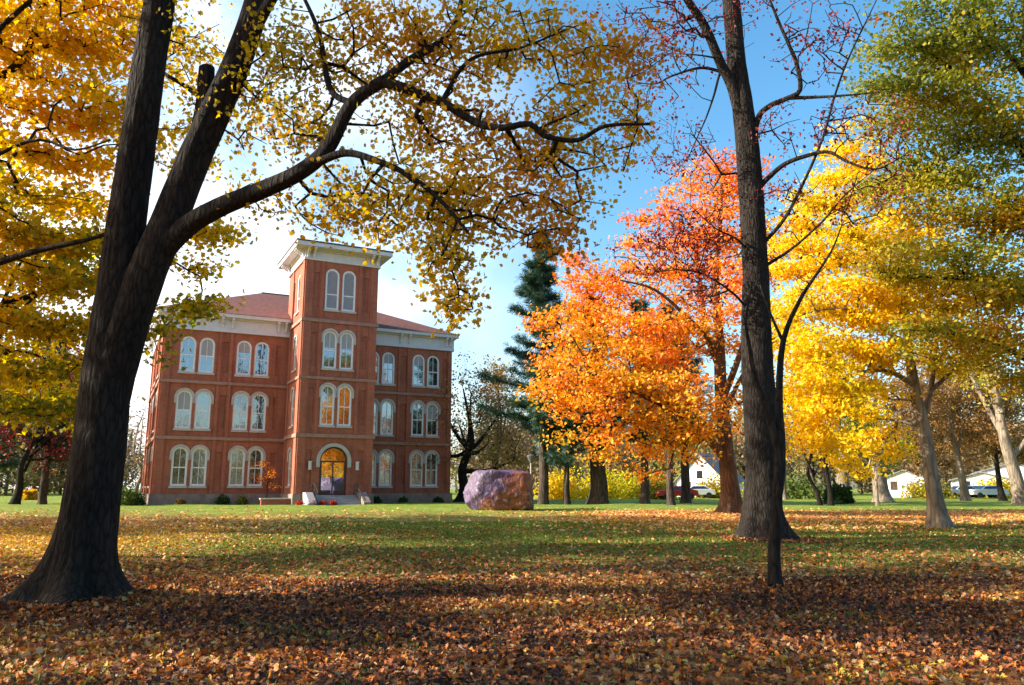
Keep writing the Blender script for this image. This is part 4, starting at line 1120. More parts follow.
def oak():
    g = np.random.default_rng(22)
    Y = 24.5
    b = np.array([*P(765, 541, Y)[:2], 0.0]); b[2] = hgt(b[0], b[1])
    def q(px, py, dy=0.0): return P(px, py, Y + dy)
    trunk = [b - [0, 0, .3], q(763, 510), q(762, 450), q(758, 380), q(756, 310), q(754, 240), q(749, 165), q(743, 110), q(736, 55), q(731, 0), q(724, -80), q(722, -180), q(716, -280)]
    L1 = [q(747, 145), q(733, 90, -.2), q(720, 62, -.4), q(704, 25, -.8), q(682, -10, -1.2), q(650, -80, -1.6), q(625, -170, -2)]
    L2 = [q(752, 170), q(757, 122, -.2), q(768, 107, -.5), q(788, 98, -.9), q(800, 90, -1.2), q(797, 65, -1.3), q(789, 45, -1.4), q(778, 20, -1.5), q(762, -20, -1.6)]
    L2b = [q(788, 98, -.9), q(820, 97, -1.4), q(850, 95, -1.9), q(880, 92, -2.3)]
    L3 = [q(757, 190), q(768, 178, -.3), q(785, 164, -.7), q(806, 156, -1.1), q(828, 152, -1.5), q(848, 162, -1.9), q(876, 169, -2.3), q(905, 155, -2.6)]
    L4 = [q(757, 250), q(782, 222, -.5), q(800, 190, -.9), q(822, 140, -1.3), q(836, 92, -1.6), q(850, 55, -1.8), q(874, 5, -2.0), q(890, -30, -2.1)]
    L5 = [q(758, 270), q(790, 250, -.4), q(822, 222, -.9), q(845, 195, -1.4), q(880, 165, -1.9)]
    L6 = [q(741, 78), q(722, 72, .2), q(700, 68, .3), q(672, 76, .4), q(655, 84, .5), q(635, 82, .6)]
    L7 = [q(724, 66, .05), q(719, 76, .2), q(714, 95, .3), q(706, 118, .4), q(697, 138, .4), q(688, 158, .4)]
    L8 = [q(755, 320), q(735, 295, -.3), q(705, 275, -.6), q(680, 270, -.9), q(655, 272, -1.2)]
    L9 = [q(755, 262), q(738, 240, -.3), q(715, 228, -.6), q(690, 205, -.9)]
    burl = q(747, 441, -.25)
    thin = [q(748, 445, -.7), q(752, 390, -.75), q(744, 350, -.75), q(742, 310, -.7), q(748, 282, -.7)]
    stems = [(trunk, .57, .14), (L1, .20, .05), (L2, .12, .03), (L2b, .07, .015), (L3, .095, .02), (L4, .065, .012), (L5, .06, .012), (L6, .07, .015), (L7, .05, .012), (L8, .05, .012), (L9, .045, .012)]
    def B(px, py, rp, n, dy=-1.2, rz=0.8):
        r = rp / FPX * (Y + dy); return (q(px, py, dy), (r, r * 1.4, r * rz), int(n * 2.2))
    blobs = [B(820, 40, 55, 46, -1.6), B(850, 120, 45, 26, -1.8), B(790, 130, 35, 14, -1), B(660, 60, 60, 50, .0), B(690, 160, 45, 34, .2), B(655, 250, 50, 44, -.8), B(700, 240, 45, 50, -.6), B(640, 130, 45, 26, .4), B(700, 290, 30, 22, -.6),
             B(880, 140, 40, 24, -2.2), B(870, 190, 45, 26, -2.0), B(640, 5, 60, 36, -1), B(790, 200, 40, 16, -.9), B(720, 20, 60, 24, -.5)]
    blobs += [(q(700, -140), (4.5, 4.5, 3.0), 120), (q(760, -80), (3, 4, 2.5), 50)]
    o = tree('oak_tree', 'tall thick trunked oak nearly bare with a few dark red leaves right of centre', 'tree', b, stems, blobs, BARK_OAK, LEAF_RED, g, tpl='oval', leaf_size=0.12, per=9, sigma=0.20, flat=0.9,
         tint=lambda p: 0.45 + 0.0 * p[:, 0], twig=0.010, attach_z=6.0, sides=48, flare=1.1, ridges=0.04, seg=0.5, up=0.2, maxr=0.06, flare_h=0.5, lobes=6, step=0.12, leaf_keep=0.5, bumps=[(burl, .30, .24), (q(743, 432, -.3), .16, .08), (q(770, 300, -.3), .25, .08)])
oak()

def sapling():
    g = np.random.default_rng(23)
    Y = 13.2
    b = np.array([*P(775, 588, Y)[:2], 0.0]); b[2] = hgt(b[0], b[1])
    def q(px, py, dy=0.0): return P(px, py, Y + dy)
    trunk = [b - [0, 0, .15], q(774, 560), q(776, 520), q(778, 480), q(780, 440), q(779, 400), q(783, 342), q(800, 300, .1), q(818, 272, .2), q(832, 250, .3), q(842, 225, .4)]
    s1 = [q(778, 446), q(768, 412, -.05), q(756, 380, -.1), q(750, 350, -.1), q(746, 320, -.12), q(752, 285, -.1)]
    s2 = [q(783, 342), q(774, 322, .05), q(767, 305, .1), q(760, 285, .2)]
    s3 = [q(777, 505), q(782, 475, .04), q(783, 440, .06), q(781, 405, .04), q(782, 372, .0)]
    s4 = [q(842, 225, .4), q(830, 246, .3), q(802, 296, .1)]
    stems = [(trunk, .115, .012), (s1, .07, .012), (s2, .03, .01), (s3, .062, .022)]
    def B(px, py, rp, n, dy=0, rz=0.8):
        r = rp / FPX * (Y + dy); return (q(px, py, dy), (r, r, r * rz), n)
    blobs = [B(850, 210, 28, 12, .3), B(750, 270, 22, 9), B(800, 270, 26, 9)]
    tree('sapling_tree', 'slender leaning sapling with forked thin stems standing just before the thick oak', 'tree', b, stems, blobs, BARK_OAK, LEAF_RED, g, tpl='oval', leaf_size=0.07, per=3, sigma=0.12, twig=0.005, attach_z=3.2,
         sides=18, flare=0.8, ridges=0.04, seg=0.25, flare_h=0.16, step=0.1, leaf_keep=0.5)
sapling()

def maple_orange():
    g = np.random.default_rng(24)
    Y = 41.0
    b = np.array([*P(733, 517, Y)[:2], 0.0]); b[2] = hgt(b[0], b[1])
    def q(px, py, dy=0.0): return P(px, py, Y + dy)
    trunk = [b - [0, 0, .3], q(731, 495), q(728, 470), q(724, 430), q(721, 390), q(719, 340), q(716, 280), q(720, 220), q(722, 170)]
    l = [([q(727, 462), q(706, 436, -.5), q(680, 418, -1), q(655, 402, -1.4), q(620, 385, -1.8), q(580, 370, -2)], .26, .05),
         ([q(725, 440), q(700, 420, 1), q(672, 385, 2), q(640, 350, 2.5), q(600, 310, 3)], .22, .05),
         ([q(722, 400), q(738, 360, -1), q(752, 310, -2), q(765, 260, -2)], .2, .05),
         ([q(720, 370), q(706, 330, 1), q(700, 280, 1.5), q(690, 220, 2)], .2, .05),
         ([q(722, 420), q(735, 390, 2), q(752, 360, 3), q(780, 330, 4)], .18, .04),
         ([q(719, 350), q(690, 320, -2), q(655, 290, -3), q(620, 280, -3.5)], .16, .04)]
    stems = [(trunk, .50, .07)] + l
    def B(px, py, rp, n, dy=0, rz=0.75):
        r = rp / FPX * (Y + dy); return (q(px, py, dy), (r, r * 1.15, r * rz), n)
    blobs = [B(600, 310, 45, 90, 2), B(575, 350, 42, 90, 0), B(555, 385, 30, 44, -1), B(590, 400, 42, 90, -2), B(640, 340, 50, 120, -1), B(640, 385, 45, 100, -2), B(690, 330, 50, 120, 0), B(675, 270, 45, 100, 1),
             B(720, 230, 48, 110, 1), B(705, 180, 36, 60, 1), B(745, 180, 32, 44, 0), B(745, 280, 42, 80, -2), B(690, 400, 42, 80, -3), B(760, 340, 40, 60, 3), B(760, 400, 34, 40, 3), B(585, 285, 26, 30, 2), B(655, 220, 30, 36, 2), B(610, 440, 22, 20, -2), B(645, 425, 30, 40, -1), B(775, 250, 32, 36, 1), B(545, 320, 18, 12, 0), B(560, 432, 14, 8, -1), B(600, 458, 14, 8, -1), B(663, 450, 24, 20, -1), B(695, 440, 26, 22, -2), B(640, 470, 14, 7, 0), B(620, 275, 30, 34, 2), B(640, 250, 22, 18, 2), B(575, 262, 14, 8, 2), B(535, 400, 10, 6, -1), B(720, 420, 26, 20, 3), B(780, 440, 22, 14, 3)]
    def tint(p):
        z = p[:, 2] - b[2]
        return 0.38 + 0.021 * (z - 4) + 0.006 * (p[:, 0] - 11) + 0.10 * np.sin(p[:, 0] * 0.9 + p[:, 2] * 0.8)
    tree('maple_tree', 'broad maple with bright orange and red crown behind the thick oak trunk', 'tree', b, stems, blobs, BARK_BROWN, LEAF_ORANGE, g, tpl='oval', leaf_size=0.22, per=22, sigma=0.44, flat=0.42, layer=1.5, tint=tint,
         twig=0.013, attach_z=3.0, sides=24, flare=1.4, seg=0.7, up=0.5)
maple_orange()

def maple_yellow():
    g = np.random.default_rng(25)
    Y = 30.0
    b = np.array([*P(938, 527, Y)[:2], 0.0]); b[2] = hgt(b[0], b[1])
    def q(px, py, dy=0.0): return P(px, py, Y + dy)
    trunk = [b - [0, 0, .3], q(936, 505), q(930, 470), q(924, 430), q(917, 400), q(910, 360), q(905, 310), q(903, 260), q(900, 200)]
    l = [([q(920, 425), q(930, 392, .4), q(936, 350, .8), q(940, 300, 1)], .14, .04),
         ([q(914, 385), q(890, 372, -.8), q(862, 372, -1.5), q(830, 385, -2)], .12, .03),
         ([q(908, 350), q(880, 325, -1), q(850, 310, -1.6), q(815, 310, -2)], .12, .03),
         ([q(906, 320), q(880, 270, 1), q(850, 225, 1.5), q(835, 190, 1.8)], .12, .03),
         ([q(930, 392, .4), q(960, 365, .5), q(990, 350, .6)], .09, .03)]
    stems = [(trunk, .33, .05)] + l
    def B(px, py, rp, n, dy=0, rz=0.72):
        r = rp / FPX * (Y + dy); return (q(px, py, dy), (r, r * 1.15, r * rz), n)
    blobs = [B(830, 395, 36, 90, -2), B(815, 425, 22, 30, -2), B(815, 360, 30, 44, -2), B(870, 350, 42, 100, -1), B(850, 300, 40, 90, -1), B(895, 300, 42, 90, 0), B(835, 250, 42, 80, 1), B(880, 240, 42, 80, 1), B(830, 195, 34, 50, 2), B(870, 180, 34, 46, 2),
             B(940, 320, 40, 60, 1), B(955, 350, 34, 36, 0), B(985, 350, 26, 20, 0), B(920, 250, 38, 50, 1), B(805, 300, 26, 26, -1), B(870, 400, 28, 36, 1), B(880, 440, 26, 26, 2), B(850, 445, 20, 14, 2), B(800, 230, 30, 40, 2), B(960, 280, 35, 30, 1), B(792, 262, 30, 44, 1), B(788, 315, 28, 36, 0), B(798, 350, 26, 30, -1), B(848, 150, 30, 36, 2), B(815, 205, 30, 40, 2), B(790, 400, 18, 14, 0), B(822, 446, 16, 14, -1), B(842, 462, 16, 12, 0), B(868, 462, 15, 10, 1), B(806, 430, 14, 10, -1)]
    def tint(p):
        z = p[:, 2] - b[2]
        return 0.52 + 0.13 * np.sin(p[:, 0] * 1.1 + z * 0.7) + 0.05 * np.sin(z * 2.1) - 0.03 * np.maximum(0, p[:, 0] - 18.5)
    tree('maple_tree', 'leaning maple with vivid yellow crown and pale lit trunk on the right of the lawn', 'tree', b, stems, blobs, BARK_PALE, LEAF_YELLOW, g, tpl='oval', leaf_size=0.18, per=28, sigma=0.36, flat=0.42, layer=1.25, tint=tint,
         twig=0.011, attach_z=3.5, sides=24, flare=1.2, ridges=0.03, seg=0.6, up=0.5)
maple_yellow()

def honey_locust():
    g = np.random.default_rng(26)
    Y = 28.0
    b = np.array([*P(1085, 530, Y)[:2], 0.0]); b[2] = hgt(b[0], b[1])
    def q(px, py, dy=0.0): return P(px, py, Y + dy)
    trunk = [b - [0, 0, .3], q(1078, 480), q(1066, 400), q(1052, 300), q(1040, 200), q(1032, 100), q(1025, 0), q(1020, -120)]
    l = [([q(1064, 390), q(1010, 350, -.8), q(960, 335, -1.5), q(910, 330, -2)], .12, .03),
         ([q(1052, 300), q(1000, 280, -.6), q(940, 278, -1), q(880, 272, -1.4)], .13, .02),
         ([q(1046, 250), q(1000, 200, .8), q(940, 180, 1.3), q(880, 190, 1.6)], .13, .02),
         ([q(1038, 180), q(990, 100, -.8), q(940, 60, -1.6), q(900, 30, -2)], .14, .02),
         ([q(1030, 80), q(980, 20, 1), q(930, -30, 1.6), q(890, -70, 2)], .14, .02),
         ([q(1040, 200), q(1100, 120, .5), q(1160, 80, 1)], .14, .03), ([q(1052, 300), q(1110, 250, .5), q(1160, 230, 1)], .12, .03)]
    stems = [(trunk, .40, .06)] + l
    def B(px, py, rp, n, dy=0, rz=0.6):
        r = rp / FPX * (Y + dy); return (q(px, py, dy), (r, r * 1.2, r * rz), n)
    blobs = [B(920, 40, 60, 90, -1.8), B(985, 40, 65, 110, -1), B(930, 110, 60, 90, -1), B(1000, 130, 60, 100, -.5), B(900, 180, 50, 60, 1.4), B(960, 200, 60, 90, .6), B(1020, 220, 60, 90, 0), B(900, 260, 42, 44, -1.3), B(960, 275, 50, 66, -1), B(1020, 300, 50, 66, -.5),
             B(930, 330, 36, 26, -1.8), B(990, 345, 40, 36, -1), B(880, 90, 34, 26, -1.5), B(900, -60, 70, 90, 1), B(1000, -70, 80, 110, 1), B(1090, 60, 80, 100, .5), B(1110, 220, 70, 80, .5), B(1030, -180, 90, 110, 0), B(1120, -80, 80, 90, 0), B(1020, 375, 30, 20, -.5)]
    def tint(p):
        z = p[:, 2]
        return 0.44 + 0.22 * np.sin(p[:, 0] * 0.9 + 1 + p[:, 1]) * np.sin(z * 0.7) + 0.16 * np.sin(p[:, 0] * 3.1 + z * 2.7) + 0.026 * (13 - z)
    tree('locust_tree', 'tall tree with fine olive green and gold leaves hanging into the upper right', 'tree', b, stems, blobs, BARK_DARK, LEAF_OLIVE, g, tpl='diamond', leaf_size=0.165, per=52, sigma=0.46, flat=0.40, layer=1.5, tint=tint,
         twig=0.010, attach_z=5.0, sides=16, flare=0.5, seg=0.6, up=0.6)
honey_locust()

def maple_left():
    g = np.random.default_rng(27)
    Y = 17.5
    b = fillet_base(-15.5, Y)
    def q(px, py, dy=0.0): return P(px, py, Y + dy)
    trunk = [b - [0, 0, .3], b + [0.1, 0, 2], b + [.2, .1, 5], b + [.3, .2, 9], b + [.5, .2, 14], b + [.7, 0, 18]]
    l = [([b + [.15, .05, 3.6], q(-80, 290, -.6), q(0, 262, -.9), q(40, 250, -1.1), q(100, 236, -1.3), q(140, 215, -1.5)], .17, .03),
         ([b + [.2, .1, 5.5], q(-80, 140, .5), q(0, 78, .9), q(22, 58, 1), q(40, 20, 1.1), q(60, -40, 1.2)], .20, .05),
         ([q(12, 70, .95), q(40, 48, 1.2), q(80, 40, 1.5), q(130, 20, 1.8)], .08, .02),
         ([b + [.2, .1, 5.0], q(-90, 210, -.2), q(0, 154, -.4), q(40, 140, -.5), q(75, 150, -.6), q(110, 140, -.8)], .10, .02),
         ([b + [.2, .1, 4.4], b + [2.5, 2.5, 6.5], b + [5, 4, 8]], .16, .03), ([b + [.3, .1, 6.4], b + [-3, 2, 9], b + [-5, 2, 11]], .16, .03), ([b + [.3, .1, 6.0], b + [-2, -3, 9], b + [-3, -5, 10]], .16, .03),
         ([b + [.3, .2, 9], b + [3.5, -1, 12], b + [5.5, -1, 14]], .14, .03)]
    stems = [(trunk, .45, .08)] + l
    def B(px, py, rp, n, dy=0, rz=0.7):
        r = rp / FPX * (Y + dy); return (q(px, py, dy + 0.9), (r, r * 1.1, r * rz), n)
    blobs = [B(30, 40, 75, 100, 0), B(100, 40, 70, 100, 1), B(30, 130, 70, 90, 0), B(100, 120, 60, 80, 1), B(60, 190, 70, 90, 1), B(20, 240, 60, 70, 0), B(90, 260, 60, 80, 1), B(30, 320, 60, 80, 1), B(90, 340, 50, 60, 1.5), B(20, 395, 50, 50, 1), B(75, 400, 45, 44, 1.5),
             B(190, 60, 50, 30, 2), B(205, 240, 34, 36, 2), B(200, 300, 28, 28, 2), B(185, 150, 40, 22, 2), B(165, 340, 26, 16, 2), B(60, -60, 90, 90, 0), B(-60, 60, 90, 90, 0), B(-60, 220, 80, 80, 0), B(-80, 350, 60, 40, 0), B(170, -60, 80, 70, 1)]
    blobs += [(b + [-4, 1, 10], (4, 4.5, 4), 160), (b + [0, 0, 15], (5, 5, 3), 200), (b + [-2.5, -4, 9], (3, 3, 2.5), 90), (b + [4.5, -1, 14], (3.2, 3.2, 2.2), 90)]
    def tint(p):
        z = p[:, 2]
        return 0.22 + 0.034 * (z - 5) + 0.15 * np.sin(p[:, 0] * 1.0 + 1.5 + z * 0.5) * np.sin(z * 0.8 + p[:, 1] * 0.3)
    tree('maple_tree', 'golden yellow maple with dense backlit crown filling the upper left behind the twin stems', 'tree', b, stems, blobs, BARK_DARK, LEAF_GOLD, g, tpl='maple', leaf_size=0.15, per=20, sigma=0.32, flat=0.5, tint=tint, layer=1.1,
         twig=0.009, attach_z=3.0, sides=20, flare=0.5, seg=0.5, up=0.4)
maple_left()

# ------------------------------------------------------------------ trees around the lawn
def at(px, Y, py=505):
    p = P(px, py, Y); return p[0], p[1]
KW = dict(tpl='oval', twig=0.012, up=0.4, seg=0.7, sides=12)
def rt(*a): return lambda p: a[0] + a[1] * np.sin(p[:, 0] * 0.8 + p[:, 2] * 0.6)

auto_tree('maple_tree', 'amber and green maple beyond the left lawn, partly hidden by the twin stems', -21.5, 29.5, 14.5, 6.5, 4.2, BARK_DARK, LEAF_GOLD, 101, trunk_r=.35, nclus=620, nblob=12, leaf_size=0.22, per=24, sigma=.4, tint=rt(0.25, .18), **KW)
# shade trees west of the lawn; they stand outside the photograph and throw the dappled shade
auto_tree('shade_maple', 'golden maple beyond the left edge of the lawn', -18.5, 5.5, 15, 6.0, 3.0, BARK_DARK, LEAF_GOLD, 102, 'shade maples west of the lawn', trunk_r=.4, nclus=120, nblob=9, leaf_size=0.30, per=110, sigma=.50, tint=rt(0.5, .15), **KW)
auto_tree('shade_maple', 'golden maple beyond the left edge of the lawn', -33.0, 12.0, 20, 7.5, 4.0, BARK_DARK, LEAF_GOLD, 103, 'shade maples west of the lawn', trunk_r=.45, nclus=105, nblob=10, leaf_size=0.32, per=125, sigma=.55, tint=rt(0.5, .15), **KW)
auto_tree('shade_maple', 'golden maple beyond the left edge of the lawn', -36.0, 29.0, 20, 8.0, 3.0, BARK_DARK, LEAF_GOLD, 104, 'shade maples west of the lawn', trunk_r=.5, nclus=105, nblob=9, leaf_size=0.34, per=120, sigma=.58, tint=rt(0.5, .15), **KW)

auto_tree('shade_maple', 'golden maple beyond the left edge of the lawn', -17.0, -1.0, 25, 7.5, 7.0, BARK_DARK, LEAF_GOLD, 105, 'shade maples west of the lawn', trunk_r=.5, nclus=165, nblob=11, leaf_size=0.32, per=130, sigma=.55, tint=rt(0.5, .15), **KW)
auto_tree('shade_maple', 'golden maple beyond the left edge of the lawn', -30.0, 26.0, 24, 7.5, 9.0, BARK_DARK, LEAF_GOLD, 106, 'shade maples west of the lawn', trunk_r=.5, nclus=115, nblob=11, leaf_size=0.32, per=130, sigma=.55, tint=rt(0.5, .15), **KW)

auto_tree('shade_maple', 'golden maple beyond the left edge of the lawn', -26.0, 6.0, 26, 7.0, 11.0, BARK_DARK, LEAF_GOLD, 107, 'shade maples west of the lawn', trunk_r=.5, nclus=130, nblob=11, leaf_size=0.32, per=125, sigma=.5, tint=rt(0.5, .15), **KW)

# the white pine and its neighbours behind the orange maple
x, y = at(543, 62); pine('pine_tree', 'tall blue green pine rising behind the left edge of the orange crown', x, y, 22.5, 6.0, 4.0, 201, .40, whorl=0.80, per=42)
x, y = at(598, 63); pine('pine_tree', 'pine with the thickest dark trunk under the orange crown', x, y, 17, 4.8, 4.6, 202, .75)
x, y = at(567, 62); pine('pine_tree', 'dark low branched pine between the lamp post and the thickest pine trunk', x, y, 11, 4.0, 3.2, 203, .26)
x, y = at(645, 62); pine('pine_tree', 'straight dark pine trunk under the middle of the orange crown', x, y, 16, 4.2, 5.0, 204, .36)
x, y = at(671, 58); pine('pine_tree', 'slim straight pine trunk standing left of the red car', x, y, 15, 3.6, 5.0, 205, .28)
x, y = at(686, 66); pine('pine_tree', 'grey pine trunk standing right of the red car', x, y, 16, 4.0, 5.0, 206, .42)

# bare and brown trees beyond the lawn
bare = dict(KW); bare.update(per=4, leaf_size=0.26, sigma=.5, curve=0.2)
x, y = at(462, 72); auto_tree('bare_tree', 'wide spreading bare tree with thin yellow brown leaves at the right corner of the hall', x, y, 12.0, 7.0, 2.5, BARK_DARK, LEAF_BROWN, 301, trunk_r=.55, lean=(0.10, 0), nclus=420, nblob=11, limbs=7, tint=rt(.7, .2), **{**bare, 'per': 9})
x, y = at(497, 84); auto_tree('larch_tree', 'pointed golden brown larch behind the bare tree by the hall', x, y, 15.5, 4.5, 2.5, BARK_BROWN, LEAF_BROWN, 302, trunk_r=.3, nclus=420, nblob=12, shape='cone', tint=rt(.8, .15), **{**bare, 'per': 12})
x, y = at(845, 74); auto_tree('ash_tree', 'pale forked trunk tree under the yellow crown', x, y, 17, 5.5, 6.5, BARK_PALE, LEAF_OLIVE, 303, trunk_r=.65, nclus=260, nblob=8, tint=rt(.6, .2), **{**bare, 'per': 8})
x, y = at(884, 72); auto_tree('ash_tree', 'pale leaning thick trunk between the forked trunk and the yellow maple', x, y, 18, 5.5, 6.0, BARK_PALE, LEAF_BROWN, 304, trunk_r=.75, lean=(-0.08, 0), nclus=260, nblob=8, tint=rt(.4, .2), **{**bare, 'per': 8})
x, y = at(831, 56); auto_tree('young_tree', 'thin dark trunk standing before the pale forked trunk', x, y, 9, 2.6, 4.0, BARK_DARK, LEAF_OLIVE, 305, trunk_r=.2, lean=(-.05, 0), nclus=120, nblob=6, tint=rt(.5, .2), **{**bare, 'per': 9})
x, y = at(820, 57); auto_tree('young_tree', 'thinnest leaning dark trunk left of the thin dark trunk', x, y, 9, 2.6, 4.0, BARK_DARK, LEAF_OLIVE, 306, trunk_r=.16, lean=(-.12, 0), nclus=90, nblob=6, tint=rt(.5, .2), **{**bare, 'per': 7})
x, y = at(878, 56); auto_tree('young_tree', 'slender pale sapling left of the leaning thick trunk', x, y, 8, 2.4, 3.0, BARK_PALE, LEAF_GOLD, 307, trunk_r=.12, nclus=140, nblob=6, tint=rt(.2, .2), **{**bare, 'per': 14})
x, y = at(966, 76); auto_tree('brown_oak', 'white based trunk with rusty brown leaves right of the yellow maple', x, y, 15, 5.8, 4.0, BARK_PALE, LEAF_BROWN, 308, trunk_r=.42, lean=(-.07, 0), nclus=520, nblob=13, tint=rt(.45, .2), **{**bare, 'per': 26})
x, y = at(1004, 80); auto_tree('brown_oak', 'slim dark trunk with brown leaves in front of the long white house', x, y, 14, 5.5, 3.5, BARK_DARK, LEAF_BROWN, 309, trunk_r=.32, lean=(-.05, 0), nclus=520, nblob=13, tint=rt(.5, .2), **{**bare, 'per': 26})
x, y = at(1022, 60); auto_tree('ash_tree', 'grey leaning trunk at the far right edge of the lawn', x, y, 18, 5.5, 7.0, BARK_PALE, LEAF_OLIVE, 310, trunk_r=.55, lean=(-.10, 0), nclus=260, nblob=8, tint=rt(.6, .2), **{**bare, 'per': 10})
x, y = at(785, 84); auto_tree('bare_tree', 'pale thin bare tree seen just right of the oak trunk', x, y, 13, 5.0, 3.0, BARK_PALE, LEAF_OLIVE, 311, trunk_r=.26, nclus=260, nblob=8, tint=rt(.6, .2), **{**bare, 'per': 6})
x, y = at(936, 92); auto_tree('brown_oak', 'hazy brown tree behind the yellow maple trunk', x, y, 14, 6.0, 3.0, BARK_DARK, LEAF_BROWN, 312, trunk_r=.3, nclus=520, nblob=13, tint=rt(.35, .2), **{**bare, 'per': 26})
x, y = at(14, 62); auto_tree('dark_oak', 'dark leaning tree at the far left edge of the lawn', x, y, 12, 5.5, 3.4, BARK_DARK, LEAF_RED, 313, trunk_r=.32, lean=(0.16, 0), nclus=360, nblob=9, tint=rt(.3, .3), **{**bare, 'per': 16})
x, y = at(42, 64); pine('pine_tree', 'dark pine left of the twin stemmed trunk beyond the lawn', x, y, 14, 4.5, 3.6, 207, .32)
x, y = at(-12, 66); pine('pine_tree', 'dark pine cut by the left edge of the picture', x, y, 13, 4.5, 3.0, 208, .3)
x, y = at(68, 72); pine('pine_tree', 'dark pine half hidden behind the base of the twin stems', x, y, 13, 4.6, 3.0, 209, .3)
x, y = at(90, 82); auto_tree('bare_tree', 'pale leafless tree seen between the twin stems and the hall', x, y, 11, 5.0, 2.0, BARK_PALE, LEAF_BROWN, 314, trunk_r=.25, nclus=260, nblob=8, tint=rt(.6, .2), **{**bare, 'per': 2})
x, y = at(135, 88); auto_tree('bare_tree', 'grey leafless tree beside the left end wall of the hall', x, y, 12, 5.0, 2.0, BARK_PALE, LEAF_BROWN, 315, trunk_r=.25, nclus=260, nblob=8, tint=rt(.6, .2), **{**bare, 'per': 2})
# small red leaved tree before the left wing
x, y = hall_pt(8.0, 2.6); auto_tree('ornamental_tree', 'small ornamental tree with thin orange red leaves before the left wing', x, y, 3.6, 1.0, 1.1, BARK_DARK, LEAF_ORANGE, 316, trunk_r=.05, nclus=60, nblob=5, limbs=3, tint=rt(.75, .2), **{**bare, 'per': 7, 'leaf_size': .12, 'sigma': .16, 'twig': .008, 'seg': .3})

# yellow understory and hedges beyond the lawn
und = [(600, 92, 4.2, 4.5, LEAF_YELLOW, .25, 'yellow green thicket behind the thickest pine trunk'), (630, 96, 4.5, 4.0, LEAF_YELLOW, .15, 'pale yellow thicket behind the middle pine trunks'),
       (562, 90, 3.5, 4.2, LEAF_YELLOW, .5, 'bright yellow bush right of the lamp post'), (657, 90, 3.2, 3.6, LEAF_OLIVE, .5, 'olive bush left of the red car'),
       (800, 90, 4.2, 3.6, LEAF_GREEN, .9, 'green bush right of the sapling beyond the lawn'), (762, 92, 3.6, 3.4, LEAF_OLIVE, .4, 'olive bush hidden partly by the oak trunk'),
       (838, 64, 1.5, 1.9, LEAF_GREEN, .1, 'dark green round shrub beside the pale forked trunk'), (26, 85, 1.5, 1.3, LEAF_ORANGE, .25, 'orange bush far beyond the left lawn'),
       (930, 96, 4.0, 3.0, LEAF_OLIVE, .55, 'olive hedge bush right of the white cottage'), (1000, 100, 4.0, 3.2, LEAF_YELLOW, .3, 'yellow bush before the long white house'), (715, 98, 3.5, 3.2, LEAF_OLIVE, .6, 'golden bush right of the gabled white house')]
for i, (px, Y, r, h, mat, t, lab) in enumerate(und):
    x, y = at(px, Y); shrub('bush', lab, x, y, r, h, mat, 400 + i, t, 'bush', None, 1700, 0.34)

def far_woods():
    g = np.random.default_rng(55)
    VV, FF, o, CC, TT = [], [], 0, [], []
    for i in range(290):
        Y = g.uniform(125, 230); x = g.uniform(-0.95, 0.95) * Y
        if i >= 235:
            a = g.uniform(R(70), R(200)); q = g.uniform(60, 95); x, Y = math.sin(a) * q, math.cos(a) * q
        if -0.5 < x / Y < -0.08 and Y < 150: continue
        H = g.uniform(11, 18); r = g.uniform(4, 6.5)
        b = np.array([x, Y, 0.3])
        A, B, ra, rb = [b], [b + [0, 0, H * .75]], [.3], [.06]
        for k in range(22):
            z = g.uniform(.2, .75) * H; a = g.uniform(0, 2 * PI)
            p0 = b + [0, 0, z]; L = r * g.uniform(.5, 1)
            p1 = p0 + np.array([math.cos(a) * L, math.sin(a) * L, L * g.uniform(.5, 1.2)])
            A.append(p0); B.append(p1); ra.append(.09); rb.append(.03)
            for q in range(4):
                s = p0 + (p1 - p0) * g.uniform(.3, 1); e = s + g.normal(size=3) * r * .3 + [0, 0, r * .2]
                A.append(s); B.append(e); ra.append(.04); rb.append(.02)
        V, F = prisms(np.array(A), np.array(B), np.array(ra), np.array(rb), 3)
        VV.append(V); FF.append(F + o); o += len(V)
        n = 620
        d = g.normal(size=(n, 3)); d /= np.linalg.norm(d, axis=1, keepdims=True)
        CC.append(b + [0, 0, H * .5] + d * (g.uniform(size=(n, 1)) ** .4) * np.array([r, r, H * .5])); TT.append(np.clip(g.uniform(.0, 1) + .12 * g.normal(size=n), 0, 1))
    C = np.concatenate(CC); T = np.concatenate(TT)
    V2, F2, k = leaves_arrays('diamond', C, g.uniform(.5, 1.0, len(C)), g, .4)
    m = mat_leaf('far_woods_tone', [(0.0, (0.13, 0.11, 0.07)), (0.3, (0.24, 0.16, 0.09)), (0.6, (0.33, 0.22, 0.10)), (0.85, (0.36, 0.32, 0.08)), (1.0, (0.16, 0.19, 0.06))], .35)
    V = np.concatenate(VV + [V2]); t = np.concatenate([np.full(o, 0.05), np.repeat(T, k)])
    me = mesh_np('far_woods', V, FF + [f + o for f in F2], attr={'tint': t})
    tag(obj('far_woods', me, m), 'hazy brown autumn woods far beyond the lawn', 'woods', None, 'stuff')
far_woods()

